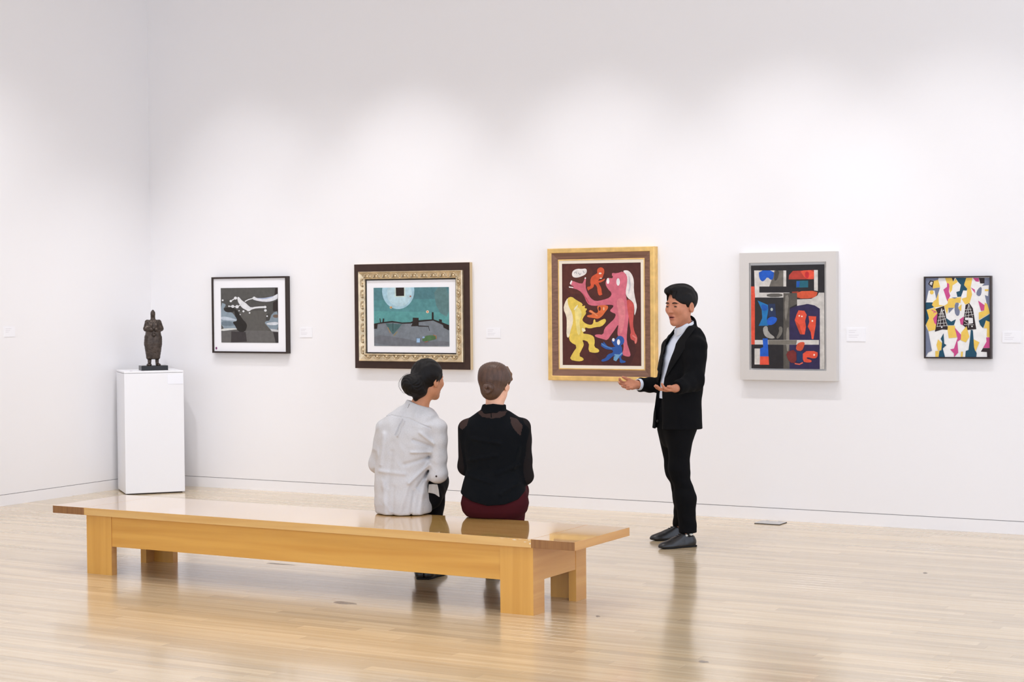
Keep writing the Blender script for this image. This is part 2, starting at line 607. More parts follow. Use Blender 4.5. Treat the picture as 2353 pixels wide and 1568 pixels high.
painting('print', o, q, 0.040, (90, 87, 83), S, C1, 0.92, 0.45, 0.10)
dd = on_plane(497.3, 800.5, 1, -0.0385)
me = prism_mesh('dot_sticker', [(0.009 * math.cos(t * math.pi / 8), 0.012 * math.sin(t * math.pi / 8)) for t in range(16)], 0.0385, 0.0395,
                lambda a, b, t: (dd[0] + a - o.location[0], -t, dd[2] + b - o.location[2]))
add('dot_sticker', me, M_dot, o)

# 2 -- moonlit landscape in a carved silver-gilt frame on a dark panel
o, R = picture('framed_landscape', 'moonlit teal landscape painting in carved silver gilt frame on dark brown panel', (813.5, 608), (1081, 850.5), 0.045)
M_cream = mat('cream_edge', (214, 190, 150), 0.6, 0.3)
M_brown_pn = mat('dark_brown_panel', (62, 43, 36), 0.55, 0.3, var=(20, 0.12))
M_gilt = mat('silver_gilt', (212, 192, 158), 0.34, 0.5, 0.65, bump=(40, 0.2), var=(18, 0.25))
panel('backing_panel', R, 0.0, 0.041, M_cream, o, 0.002)
panel('panel_face', (R[0] + .001, R[1] - .001, R[2] + .001, R[3] - .001), 0.041, 0.045, M_brown_pn, o)
DF = 0.078
q = wall_rect((822.5, 625), (1063.5, 833), DF - 0.01)
GW = 0.066
rails(o, *q, [(0, .045), (0, DF - .012), (.006, DF - .004), (.014, DF - .012), (GW - .02, DF - .022), (GW - .010, DF - .008), (GW - .004, DF - .012), (GW, DF - .03), (GW, .045)], [M_gilt])
rails(o, q[0] + GW, q[1] - GW, q[2] + GW, q[3] - GW, [(0, .045), (0, DF - .026), (.007, DF - .026), (.009, .05), (.009, .045)], [mat('black_slip', (30, 22, 18), 0.4, 0.4)], 'slip_rail')


def shell_mesh():
    v, f = [], []
    n, m_ = 10, 5
    for i in range(m_ + 1):
        ph = math.pi / 2 * i / m_
        for j in range(n):
            t = 2 * math.pi * j / n
            v.append((0.019 * math.cos(ph) * math.cos(t), -0.012 + 0.019 * math.cos(ph) * math.sin(t), 0.020 * math.sin(ph)))
    for i in range(m_):
        for j in range(n):
            f.append((i * n + j, i * n + (j + 1) % n, (i + 1) * n + (j + 1) % n, (i + 1) * n + j))
    for rad, hh, tube in ((0.0285, 0.012, 0.0055), (0.038, 0.007, 0.005)):
        k0 = len(v)
        seg = 9
        for i in range(seg + 1):
            t = math.radians(-15 + 210 * i / seg)
            for j in range(6):
                a = 2 * math.pi * j / 6
                rr = rad + tube * math.cos(a)
                v.append((rr * math.cos(t), -0.014 + rr * math.sin(t), hh + tube * 1.3 * math.sin(a)))
        for i in range(seg):
            for j in range(6):
                f.append((k0 + i * 6 + j, k0 + i * 6 + (j + 1) % 6, k0 + (i + 1) * 6 + (j + 1) % 6, k0 + (i + 1) * 6 + j))
    me = pydata('carved_shell', v, f, True)
    me.materials.append(M_gilt)
    return me


SH = shell_mesh()
xm0, xm1, zm0, zm1 = q[0] + GW / 2, q[1] - GW / 2, q[2] + GW / 2, q[3] - GW / 2


def shell(x, z, ang):
    s = add('carved_shell', SH, None, o)
    s.location = (x - o.location[0], -(DF - .026), z - o.location[2])
    s.rotation_euler = Matrix(((math.cos(ang), -math.sin(ang), 0), (0, 0, -1), (math.sin(ang), math.cos(ang), 0))).to_euler()
    s.scale = (0.92, 0.72, 0.95)


for k in range(10):
    x = xm0 + 0.055 + (xm1 - xm0 - 0.11) * k / 9
    shell(x, zm1 + .002, 0)
    shell(x, zm0 - .002, math.pi)
for k in range(7):
    z = zm0 + 0.06 + (zm1 - zm0 - 0.12) * k / 6
    shell(xm0 - .002, z, math.pi / 2)
    shell(xm1 + .002, z, -math.pi / 2)
q2 = (q[0] + GW + .006, q[1] - GW - .006, q[2] + GW + .006, q[3] - GW - .006)
panel('mount', q2, 0.045, 0.048, M_mat, o)
C2 = (790, 590, 5.6)
TEAL = (86, 134, 138)
S = [((84, 128, 134), [(380, 395), (1365, 395), (1365, 560), (380, 560)]),
     ((88, 142, 144), [(380, 560), (1365, 540), (1365, 720), (380, 700)]),
     ((92, 154, 152), [(380, 700), (1365, 720), (1365, 900), (380, 900)]),
     ((96, 128, 128), [(1150, 395), (1365, 395), (1365, 800), (1200, 700)], 1),
     ((170, 205, 218), ell_pts(700, 440, 208, 236, 30)),
     ((188, 216, 224), ell_pts(715, 470, 160, 175, 24)),
     ((204, 222, 214), [(655, 395), (790, 395), (790, 520), (655, 522)]),
     ((44, 35, 31), [(668, 395), (775, 395), (776, 505), (672, 508)]),
     ((122, 128, 134), [(380, 868), (500, 850), (620, 838), (760, 855), (860, 850), (960, 835), (1120, 820), (1220, 850), (1365, 895), (1365, 1160), (380, 1150)]),
     ((112, 114, 120), [(380, 1000), (700, 1040), (1000, 1100), (1365, 1080), (1365, 1160), (380, 1150)], 1),
     ((78, 108, 108), [(535, 858), (750, 868), (700, 930), (632, 1002), (580, 930)]),
     ((60, 86, 86), stroke([(632, 856), (632, 960)], 14)),
     ((42, 33, 30), stroke([(380, 870), (500, 851), (620, 838), (690, 846), (750, 857), (860, 852), (900, 840), (960, 832), (1060, 822), (1150, 815), (1240, 850), (1365, 900)], [14, 16, 20, 16, 16, 18, 26, 24, 20, 18, 26, 40])),
     ((42, 33, 30), [(887, 785), (963, 788), (963, 895), (865, 897), (887, 850)]),
     ((42, 33, 30), [(1132, 716), (1155, 716), (1157, 815), (1132, 815)]),
     ((42, 33, 30), [(1225, 805), (1262, 812), (1262, 864), (1225, 852)]),
     ((42, 33, 30), [(1272, 868), (1365, 885), (1365, 950), (1285, 915)]),
     ((42, 33, 30), [(380, 868), (436, 868), (428, 928), (380, 930)]),
     ((42, 33, 30), stroke([(464, 795), (474, 852)], 11)), ((42, 33, 30), [(502, 797), (521, 797), (516, 852), (497, 852)]),
     ((42, 33, 30), stroke([(955, 893), (1090, 898), (1104, 955)], [14, 10, 6])),
     ((168, 138, 96), stroke([(565, 910), (600, 985)], 10)), ((150, 134, 84), stroke([(640, 1020), (690, 965)], 10)),
     ((205, 190, 160), ell_pts(607, 654, 18, 17, 12)), ((196, 130, 60), ell_pts(608, 655, 10, 9, 10)),
     ((225, 205, 180), ell_pts(1077, 710, 19, 19, 12)), ((214, 120, 70), ell_pts(1077, 710, 9, 10, 10)),
     ((168, 110, 90), ell_pts(857, 511, 11, 11, 10)),
     ((110, 124, 136), [(928, 1042), (990, 1045), (985, 1112), (930, 1110)]), ((158, 190, 222), [(938, 1052), (980, 1052), (978, 1104), (938, 1104)]),
     ((84, 116, 76), [(1008, 1062), (1050, 1020), (1120, 1010), (1188, 1025), (1192, 1060), (1130, 1075), (1060, 1092), (1012, 1088)], 1),
     ((150, 170, 205), ell_pts(1026, 1040, 16, 13, 10)), ((178, 120, 70), stroke([(1150, 1008), (1188, 1022), (1188, 1060)], 9)), ((170, 110, 86), stroke([(1040, 1102), (1082, 1090)], 10))]
painting('painted_sheet', o, wall_rect((858.7, 661.8), (1032.7, 796.6), 0.0485), 0.050, TEAL, S, C2, 0.97, 0.7, 0.14)

# 3 -- figures on brown in a gold and walnut frame
o, R = picture('framed_figure_painting', 'large painting of pink yellow and blue figures on brown in a gold and walnut frame', (1257, 572), (1504.5, 878.5), 0.07)
M_gold = mat('gold_leaf', (230, 190, 116), 0.45, 0.5, 0.4, var=(14, 0.16), bump=(50, 0.1))
M_wal = wood('walnut_moulding', (136, 98, 78), (110, 76, 58), 'X', 3.0, 0.5, contrast=1.2)
M_line = mat('cream_liner', (238, 226, 206), 0.7, 0.2)
g1, g2, g3 = 0.037, 0.088, 0.094
rails(o, *R, [(0, 0), (0, .066), (.004, .07), (g1 - .004, .07), (g1, .066), (g2, .053), (g3, .056), (g3 + .003, .052), (g3 + .028, .051), (g3 + .028, 0)],
      [M_gold, M_gold, M_gold, M_gold, M_wal, M_gold, M_gold, M_line, M_line, M_line])
C3 = (1230, 550, 4.4806)
PINK, YEL, ORG, BLU = (216, 112, 128), (236, 204, 92), (216, 90, 56), (48, 88, 160)
S = [((92, 48, 40), [(255, 255), (600, 250), (560, 560), (300, 560)], 1), ((74, 38, 36), [(560, 700), (900, 640), (1090, 1320), (600, 1320)], 1),
     ((240, 232, 226), [(375, 365), (385, 325), (430, 303), (480, 306), (525, 300), (533, 335), (515, 365), (470, 385), (430, 397), (390, 392)], 2),
     ((176, 170, 170), stroke([(400, 350), (420, 335), (425, 355)], 9)), ((170, 165, 165), stroke([(445, 345), (460, 370), (470, 350)], 9)), ((176, 170, 170), stroke([(490, 325), (505, 350)], 9)),
     (PINK, [(905, 328), (945, 370), (950, 440), (930, 560), (945, 640), (965, 720), (960, 830), (945, 950), (940, 1060), (975, 1160), (982, 1205), (950, 1212), (890, 1190), (912, 1120), (900, 1040), (850, 1000), (845, 950), (858, 870), (820, 930), (780, 985), (742, 1042), (700, 1030), (622, 1007), (610, 988), (640, 978), (700, 985), (710, 920), (760, 870), (815, 820), (832, 770), (790, 755), (765, 735), (800, 702), (806, 682), (780, 675), (740, 675), (640, 687), (560, 682), (530, 652), (500, 575), (450, 522), (350, 497), (350, 486), (410, 492), (360, 470), (355, 450), (372, 423), (480, 465), (500, 430), (513, 393), (523, 398), (516, 480), (532, 545), (572, 610), (620, 640), (700, 625), (770, 600), (790, 555), (745, 510), (720, 460), (735, 410), (755, 395), (775, 405), (790, 375), (788, 345), (840, 352)], 1),
     ((226, 132, 138), [(830, 620), (900, 600), (930, 700), (920, 860), (880, 1000), (860, 900), (860, 780)], 2),
     ((196, 80, 92), [(460, 520), (520, 590), (560, 660), (540, 655), (500, 575)], 1),
     ((206, 88, 82), [(940, 612), (1000, 640), (1020, 690), (1012, 790), (1005, 880), (1022, 960), (1048, 1000), (1052, 1050), (1030, 1088), (1020, 1045), (985, 1035), (974, 990), (985, 960), (970, 880), (962, 800), (946, 700)], 1),
     ((222, 130, 120), stroke([(1000, 990), (1040, 1020), (1030, 1070)], 16)),
     ((238, 228, 222), [(900, 330), (925, 318), (965, 325), (1000, 370), (1017, 430), (1013, 520), (1030, 620), (1048, 690), (1036, 750), (1020, 795), (1020, 690), (1005, 645), (945, 600), (928, 550), (948, 440), (945, 370)], 1),
     ((206, 200, 202), stroke([(965, 380), (975, 480), (960, 560)], [8, 22, 10])),
     ((246, 240, 236), [(355, 455), (370, 423), (382, 430), (368, 470)]), ((246, 240, 236), [(345, 486), (392, 494), (388, 503), (348, 498)]), ((246, 240, 236), [(505, 403), (514, 391), (524, 398), (518, 410)]),
     ((246, 240, 238), ell_pts(748, 430, 15, 31, 16)), ((246, 240, 238), ell_pts(853, 440, 18, 39, 16)), ((84, 44, 40), [(775, 372), (800, 378), (795, 402), (772, 400)], 1),
     (ORG, [(640, 350), (635, 320), (650, 295), (680, 287), (708, 305), (712, 340), (700, 375), (690, 400), (650, 412), (650, 450), (680, 500), (686, 560), (694, 570), (655, 584), (640, 540), (638, 490), (606, 455), (600, 500), (552, 520), (545, 535), (528, 490), (575, 485), (563, 430), (580, 385), (620, 360)], 1),
     (ORG, [(640, 432), (690, 418), (717, 402), (714, 424), (660, 452)], 1), ((240, 214, 200), ell_pts(668, 352, 15, 9, 12)), ((240, 214, 200), ell_pts(675, 402, 12, 6, 10)),
     (YEL, [(330, 605), (375, 590), (420, 625), (492, 665), (478, 692), (518, 680), (505, 710), (538, 715), (515, 745), (528, 760), (490, 812), (485, 840), (520, 870), (570, 885), (595, 870), (600, 828), (616, 822), (622, 865), (700, 820), (726, 822), (728, 855), (680, 902), (620, 905), (560, 922), (508, 905), (518, 940), (480, 970), (560, 980), (602, 1000), (614, 1050), (605, 1110), (657, 1135), (657, 1165), (600, 1172), (545, 1155), (556, 1060), (480, 1032), (502, 1080), (492, 1110), (445, 1200), (497, 1225), (497, 1250), (440, 1260), (353, 1240), (380, 1180), (436, 1100), (360, 1060), (345, 1010), (360, 930), (390, 860), (385, 780), (345, 700), (330, 660)], 1),
     ((244, 224, 140), [(400, 680), (470, 720), (480, 790), (450, 840), (470, 960), (440, 1000), (420, 900), (410, 780)], 2),
     ((243, 228, 200), [(335, 600), (303, 655), (288, 720), (320, 790), (325, 860), (320, 1000), (345, 1020), (366, 930), (392, 850), (382, 760), (342, 690), (332, 640)], 1),
     ((246, 236, 200), [(393, 722), (435, 672), (440, 690), (405, 732)], 1), ((248, 236, 190), [(478, 905), (520, 935), (515, 950), (480, 955)], 1),
     ((226, 112, 62), [(635, 700), (650, 680), (745, 678), (752, 710), (720, 750), (692, 790), (650, 822), (600, 812), (540, 804), (528, 784), (600, 772), (542, 745), (572, 723), (622, 765), (650, 750)], 1),
     ((92, 44, 36), ell_pts(662, 716, 12, 22, 12)), ((244, 190, 150), ell_pts(705, 716, 8, 18, 10)), ((240, 150, 100), stroke([(560, 735), (600, 760), (640, 790)], 12)),
     (BLU, ell_pts(872, 1045, 44, 50, 18)), (BLU, ell_pts(806, 1046, 20, 28, 14)), (BLU, [(800, 1050), (850, 1010), (900, 1080), (840, 1110), (800, 1090)], 1),
     (BLU, [(850, 1080), (892, 1100), (895, 1160), (903, 1190), (880, 1212), (892, 1245), (932, 1255), (928, 1272), (868, 1278), (870, 1222), (812, 1197), (790, 1212), (745, 1252), (682, 1264), (680, 1240), (725, 1225), (745, 1185), (800, 1170), (800, 1140), (740, 1137), (700, 1117), (668, 1092), (690, 1087), (678, 1060), (705, 1080), (698, 1048), (725, 1078), (742, 1105), (810, 1115)], 1),
     ((110, 160, 196), [(808, 1210), (835, 1195), (870, 1205), (832, 1258), (805, 1245)]), ((120, 165, 200), stroke([(815, 1190), (870, 1195), (895, 1170)], 14)), ((84, 130, 190), stroke([(680, 1075), (720, 1100), (790, 1130)], 14)),
     ((246, 240, 238), ell_pts(804, 1036, 13, 18, 14)), ((246, 240, 238), ell_pts(857, 1060, 16, 30, 16))]
q = wall_rect((1288.7, 606.6), (1471.5, 842.4), 0.049)
q = (q[0] - .012, q[1] + .012, q[2] - .012, q[3] + .012)
painting('canvas', o, q, 0.047, (84, 43, 38), S, C3, 0.97, 0.65, 0.12)

# 4 -- collage-like abstract in a wide pale grey frame
o, R = picture('framed_abstract_painting', 'black red and blue abstract painting in a wide pale grey frame', (1699, 582), (1922, 876.5), 0.06)
M_gfr = mat('pale_grey_frame', (212, 206, 200), 0.65, 0.3, bump=(40, 0.06))
M_wht = mat('white_rebate', (232, 228, 224), 0.7, 0.25)
gw = 0.075
rails(o, *R, [(0, 0), (0, .06), (gw, .06), (gw, .012), (gw, 0)], [M_gfr])
panel('backing_board', (R[0] + gw - .002, R[1] - gw + .002, R[2] + gw - .002, R[3] - gw + .002), 0.004, 0.034, M_wht, o)
C4 = (1670, 560, 4.611)
WH, RED, BL2, NAVY, GRN = (214, 208, 200), (226, 84, 60), (36, 92, 192), (50, 42, 78), (110, 104, 96)
S = [(WH, [(290, 285), (630, 285), (630, 455), (345, 455), (345, 520), (665, 520), (665, 572), (298, 572)]),
     (GRN, [(505, 285), (600, 285), (600, 455), (450, 455), (470, 400)]), ((70, 66, 62), [(505, 285), (560, 285), (540, 380), (500, 400)], 1), ((96, 92, 86), [(425, 530), (590, 528), (590, 566), (425, 568)], 1),
     (BL2, [(338, 285), (502, 285), (494, 370), (470, 390), (430, 352), (402, 390), (375, 405), (345, 372)], 1),
     ((180, 64, 52), [(660, 335), (700, 290), (925, 280), (925, 378), (655, 380)]), (RED, [(780, 285), (925, 280), (925, 378), (850, 378), (800, 330)], 1), ((206, 50, 54), ell_pts(850, 332, 24, 36, 14)),
     (WH, [(925, 280), (965, 280), (965, 502), (925, 497)]),
     ((38, 104, 122), [(738, 395), (862, 392), (862, 465), (735, 467)]), ((34, 84, 170), [(740, 400), (775, 400), (768, 460), (738, 460)]),
     (RED, [(255, 455), (291, 455), (300, 560), (298, 1070), (258, 1070)]),
     ((150, 62, 46), [(690, 510), (760, 505), (760, 580), (700, 560)]), ((216, 90, 58), [(735, 505), (966, 500), (950, 560), (895, 582), (740, 582)], 1),
     ((206, 200, 192), [(745, 592), (895, 586), (960, 550), (975, 520), (1036, 520), (1040, 1340), (985, 1340), (985, 700), (900, 660), (850, 640), (745, 665)]),
     (NAVY, [(668, 690), (745, 660), (860, 640), (930, 655), (986, 690), (986, 1340), (640, 1340), (640, 1150), (665, 1060)]),
     ((90, 85, 78), [(600, 525), (745, 525), (745, 640), (665, 680), (665, 1330), (600, 1330)]), ((132, 126, 116), [(610, 560), (660, 540), (650, 700), (620, 860)], 1), ((140, 134, 124), [(630, 900), (662, 880), (660, 1150), (630, 1130)], 1),
     ((46, 44, 44), [(298, 572), (600, 572), (600, 1022), (298, 1022)]),
     (WH, [(296, 1022), (976, 1022), (976, 1072), (296, 1070)]), ((122, 116, 106), [(440, 1024), (745, 1024), (735, 1070), (440, 1070)]),
     ((36, 118, 178), [(326, 603), (436, 650), (440, 700), (425, 800), (440, 870), (338, 872), (376, 790), (370, 700)], 0), ((36, 92, 176), [(360, 640), (430, 655), (436, 700), (380, 720)], 1), (BL2, [(425, 800), (470, 773), (532, 783), (530, 822), (490, 862), (430, 866)], 1),
     ((40, 52, 84), [(440, 640), (512, 638), (522, 775), (440, 775)]), ((190, 200, 186), ell_pts(476, 698, 13, 17, 12)),
     ((168, 164, 156), [(385, 885), (430, 868), (440, 940), (520, 1000), (470, 1010), (410, 990), (385, 940)], 1), ((112, 108, 100), [(520, 1000), (555, 940), (550, 880), (590, 880), (590, 950), (545, 1012)], 1),
     (RED, [(760, 708), (822, 712), (847, 755), (830, 820), (840, 880), (826, 964), (778, 962), (740, 870), (720, 810), (740, 750)]), ((196, 72, 46), [(725, 815), (770, 860), (800, 960), (778, 962), (740, 870)]),
     (RED, [(866, 768), (948, 772), (942, 870), (918, 1014), (900, 1012), (890, 940), (858, 880), (875, 830)]),
     (BL2, [(380, 1005), (433, 1005), (442, 1196), (350, 1196), (354, 1110), (386, 1098)]), (WH, [(294, 1112), (352, 1112), (352, 1282), (294, 1282)]), (RED, [(352, 1196), (444, 1196), (449, 1285), (350, 1285)]),
     ((120, 46, 44), [(620, 1150), (735, 1120), (740, 1270), (660, 1260)], 1), ((206, 84, 56), [(738, 1075), (770, 1045), (826, 1042), (822, 1082), (795, 1142), (732, 1130)], 1),
     ((34, 56, 96), [(745, 1145), (806, 1145), (806, 1258), (745, 1258)]), (RED, [(806, 1140), (962, 1138), (964, 1200), (930, 1222), (850, 1203), (845, 1220), (898, 1235), (900, 1258), (850, 1262), (806, 1250)], 1), ((214, 100, 80), stroke([(720, 1272), (770, 1280), (806, 1262)], 14))]
for c in ((768, 766, 8), (796, 772, 8), (907, 820, 9), (926, 1180, 9)):
    S.append(((246, 230, 214), ell_pts(c[0], c[1], c[2], c[2] * 1.1, 10)))
painting('canvas', o, wall_rect((1725.5, 610.5), (1894.8, 849), 0.050), 0.050, (42, 39, 41), S, C4, 0.97, 0.55, 0.16)

# 5 -- bright dancing shapes in a thin dark frame
o, R = picture('framed_pattern_painting', 'small white yellow and pink angular painting in a thin dark frame', (2122.5, 636), (2277.5, 825.5), 0.04)
rails(o, *R, [(0, 0), (0, .04), (.010, .04), (.010, .026), (.006, .0)], [M_black_fr])
C5 = (2090, 610, 6.274)
SL, TE, YE, PK, DK = (120, 126, 148), (28, 76, 98), (240, 200, 92), (206, 78, 138), (48, 36, 38)
S = [(SL, [(215, 180), (420, 180), (410, 215), (345, 230), (335, 330), (440, 320), (415, 400), (385, 485), (360, 362), (275, 365), (240, 530), (215, 535)]),
     (TE, [(215, 535), (335, 535), (372, 575), (365, 602), (215, 645)]), (TE, [(215, 645), (250, 640), (280, 765), (240, 850), (215, 860)]),
     (YE, [(345, 225), (412, 208), (442, 315), (335, 336)]), (YE, [(415, 395), (425, 572), (505, 580), (360, 612), (322, 572), (345, 520), (385, 490)]), (YE, ell_pts(320, 390, 28, 30, 14)),
     (DK, [(295, 218), (352, 230), (330, 325), (268, 270)]), ((214, 210, 206), [(305, 235), (336, 240), (320, 290), (288, 272)]),
     (PK, [(540, 253), (577, 265), (567, 380), (587, 440), (545, 522), (488, 350), (540, 310)]),
     (YE, [(512, 180), (612, 180), (630, 240), (665, 190), (695, 240), (620, 290), (612, 360), (580, 400), (570, 268), (535, 250)]),
     (TE, [(662, 180), (820, 180), (788, 290), (832, 340), (822, 365), (775, 360), (742, 452), (690, 456), (674, 385), (722, 370), (740, 282), (700, 240)]),
     (DK, [(608, 180), (652, 180), (630, 236)]), (YE, [(818, 180), (908, 180), (880, 320), (902, 420), (865, 545), (802, 565), (748, 482), (822, 460), (832, 340), (786, 280)]),
     (PK, [(912, 180), (998, 180), (1002, 238), (955, 232)]), (DK, [(998, 180), (1082, 180), (1080, 262), (1018, 262)]),
     (SL, [(1082, 180), (1190, 180), (1190, 700), (1158, 690), (1110, 540), (1085, 430), (1132, 445), (1142, 285), (1042, 295), (1080, 262)]),
     (YE, [(1085, 345), (1140, 345), (1138, 372), (1085, 372)]), (PK, [(882, 318), (940, 350), (946, 404)]), (SL, [(985, 340), (1042, 300), (1036, 420), (1000, 452), (956, 415)], 1),
     (YE, [(555, 482), (745, 458), (732, 542), (658, 540), (650, 612), (560, 612), (540, 705), (498, 585), (550, 550)]), (SL, [(560, 612), (640, 612), (565, 690)]),
     (SL, [(652, 540), (717, 538), (695, 610), (727, 650), (715, 722), (680, 732), (648, 680)], 1), (YE, [(700, 610), (750, 560), (745, 660), (725, 650)]), (SL, [(605, 462), (690, 462), (650, 482)]),
     (DK, [(362, 632), (497, 585), (522, 720), (558, 930), (470, 925), (365, 958), (400, 700)]), (DK, [(808, 572), (862, 545), (912, 620), (962, 920), (830, 932), (800, 890), (768, 862), (792, 700)]),
     (YE, [(245, 642), (365, 612), (402, 690), (340, 770), (382, 860), (372, 930), (275, 952), (238, 850), (282, 760)]), (PK, [(338, 768), (402, 690), (385, 862), (358, 832)]), (PK, stroke([(320, 645), (385, 678)], 12)), (PK, stroke([(345, 690), (375, 660)], 10)),
     (TE, [(520, 755), (600, 812), (668, 778), (640, 862), (552, 866)]), (YE, [(552, 870), (652, 870), (682, 1040), (565, 1052), (548, 930)]),
     (PK, [(648, 895), (742, 1000), (737, 1070), (690, 1100), (702, 1260), (640, 1325), (640, 1270), (585, 1213), (640, 1200), (692, 1050)]),
     (YE, [(820, 878), (862, 1030), (810, 1112), (738, 1080), (745, 970)]), (PK, [(722, 780), (782, 738), (770, 862), (738, 850)]), (PK, [(988, 508), (1088, 580), (1076, 650), (1030, 657)]),
     (YE, [(1085, 538), (1122, 560), (1158, 690), (1000, 787), (998, 680), (1075, 655)]), (TE, [(998, 800), (1190, 700), (1190, 815), (1100, 798), (1060, 907), (1018, 860)]),
     (YE, [(1100, 793), (1190, 820), (1190, 1042), (1113, 1030), (1117, 910), (1073, 905)]), (PK, [(1105, 1040), (1190, 1040), (1190, 1192), (1058, 1192), (1110, 1100)]),
     (DK, [(1058, 1195), (1190, 1195), (1190, 1335), (1118, 1335), (1115, 1250), (1028, 1245)]), (TE, [(883, 930), (912, 935), (932, 1180), (968, 1270), (960, 1335), (803, 1335), (810, 1235), (850, 1220), (872, 1060)]),
     (YE, [(923, 1068), (1007, 1110), (950, 1242), (930, 1180)]), (SL, [(215, 870), (270, 950), (322, 1230), (265, 1260), (215, 1335)]), (YE, [(410, 1068), (467, 1120), (457, 1222), (410, 1232), (388, 1150)]),
     (TE, [(490, 980), (500, 1130), (532, 1150), (478, 1200), (512, 1335), (418, 1335), (432, 1235), (460, 1225), (470, 1100), (448, 1060)]), (YE, [(372, 1235), (425, 1235), (420, 1320), (372, 1322)]), (YE, [(742, 1245), (770, 1245), (765, 1320), (738, 1320)]),
     (DK, [(215, 1322), (1190, 1322), (1190, 1345), (215, 1345)]),
     ((236, 232, 230), [(800, 752), (912, 760), (915, 835), (850, 845), (845, 790), (800, 790)])]
for a, b in (((462, 620), (395, 890)), ((462, 620), (545, 880)), ((462, 620), (440, 885)), ((462, 620), (500, 880)), ((420, 700), (500, 700)), ((410, 745), (512, 735)), ((405, 800), (525, 770)), ((400, 840), (535, 830)), ((393, 882), (545, 870)),
             ((855, 560), (800, 740)), ((855, 560), (910, 750)), ((850, 560), (850, 900)), ((800, 640), (895, 632)), ((795, 680), (905, 672)), ((792, 735), (925, 705)), ((785, 855), (925, 858)), ((785, 800), (840, 840))):
    S.append(((222, 218, 214), stroke([a, b], 6)))
for c in ((490, 650, 9), (464, 893, 11), (901, 881, 11)):
    S.append(((240, 238, 236), ell_pts(c[0], c[1], c[2], c[2], 10)))
painting('canvas', o, (R[0] + .0102, R[1] - .0102, R[2] + .0102, R[3] - .0102), 0.028, (243, 240, 236), S, C5, 0.97, 0.55, 0.05)

# wall labels beside the works
M_card = mat('label_card', (245, 243, 244), 0.6, 0.25)
M_ink = mat('label_print', (222, 218, 220), 0.8, 0.1)
for tl, br, near in (((688, 753), (717, 776), 'black and white photograph'), ((1117, 754), (1150, 777), 'carved silver gilt frame'),
                     ((1945, 754), (1989, 785), 'wide pale grey frame'), ((2303, 762), (2345, 788), 'small yellow and pink painting')):
    x0, x1, z0, z1 = wall_rect(tl, br, 0.004)
    c = empty('wall_label', ((x0 + x1) / 2, 0, z0))
    tag(c, 'small white text label on the wall right of the ' + near, 'label', 'wall labels')
    w2, h2 = (x1 - x0) / 2, z1 - z0
    box('card', (-w2, -0.004, 0), (w2, -0.0002, h2), M_card, c)
    for k, (a, b) in enumerate(((-.75, .05), (-.75, -.1), (-.75, .3), (-.75, .15))):
        zz = h2 * (0.82 - 0.15 * k - (0.06 if k > 1 else 0))
        box('text_line', (a * w2, -0.0043, zz - 0.0016), (b * w2, -0.004, zz + 0.0016), M_ink, c)
p = on_plane(22, 762, 0, 0.003)
c = empty('wall_label', (0, p[1], p[2] - 0.045))
tag(c, 'small white text label on the left wall at the picture edge', 'label', 'wall labels')
box('card', (0.0002, -0.06, 0), (0.004, 0.06, 0.085), M_card, c)
for k in range(3):
    box('text_line', (0.004, -0.045, 0.066 - k * .014), (0.0043, 0.02 - .015 * k, 0.069 - k * .014), M_ink, c)

# ------------------------------------------------------------------ soft bodies: distance fields turned into meshes
F32 = np.float32


def smin(a, b, k):
    h = np.maximum(k - np.abs(a - b), 0) / k
    return np.minimum(a, b) - h * h * k * 0.25


def smax(a, b, k):
    return -smin(-a, -b, k)


def V3(*a):
    return np.array(a, dtype=F32)


def cone(P, a, b, r1, r2):
    a, b = np.asarray(a, F32), np.asarray(b, F32)
    d = b - a
    q = P - a
    t = np.clip((q @ d) / max(float(d @ d), 1e-9), 0, 1)
    e = q - t[:, None] * d
    return np.sqrt((e * e).sum(1)) - (r1 + (r2 - r1) * t)


def ell(P, c, r, R=None):
    q = P - np.asarray(c, F32)
    if R is not None:
        q = q @ R
    r = np.asarray(r, F32)
    k0 = np.sqrt(((q / r) ** 2).sum(1))
    k1 = np.sqrt(((q / (r * r)) ** 2).sum(1)) + 1e-9
    return k0 * (k0 - 1) / k1


def chain(P, pts, rad, k=0.02):
    d = None
    for i in range(len(pts) - 1):
        e = cone(P, pts[i], pts[i + 1], rad[i], rad[i + 1])
        d = e if d is None else smin(d, e, k)
    return d


def zloft(P, rows, ax, n=2.3, cap=0.02):
    """stacked oval sections: rows of (z, cx, cy, half-width, half-depth); ax = angle of the width axis"""
    rows = sorted(rows)
    zs = np.array([r[0] for r in rows])
    zz = np.linspace(zs[0], zs[-1], 121)
    tab = np.array([np.interp(zz, zs, [r[i] for r in rows]) for i in range(1, 5)])
    ker = np.hanning(13)
    ker /= ker.sum()
    tab = np.array([np.convolve(np.pad(t, 6, mode='edge'), ker, mode='valid') for t in tab])
    z = P[:, 2]
    cx, cy, a, b = [np.interp(z, zz, t).astype(F32) for t in tab]
    x, y = P[:, 0] - cx, P[:, 1] - cy
    c, s = math.cos(ax), math.sin(ax)
    u, v = x * c + y * s, -x * s + y * c
    k = (np.abs(u / a) ** n + np.abs(v / b) ** n) ** (1.0 / n)
    d = (k - 1) * np.minimum(a, b)
    return smax(smax(d, z - F32(zs[-1]), cap), F32(zs[0]) - z, cap)


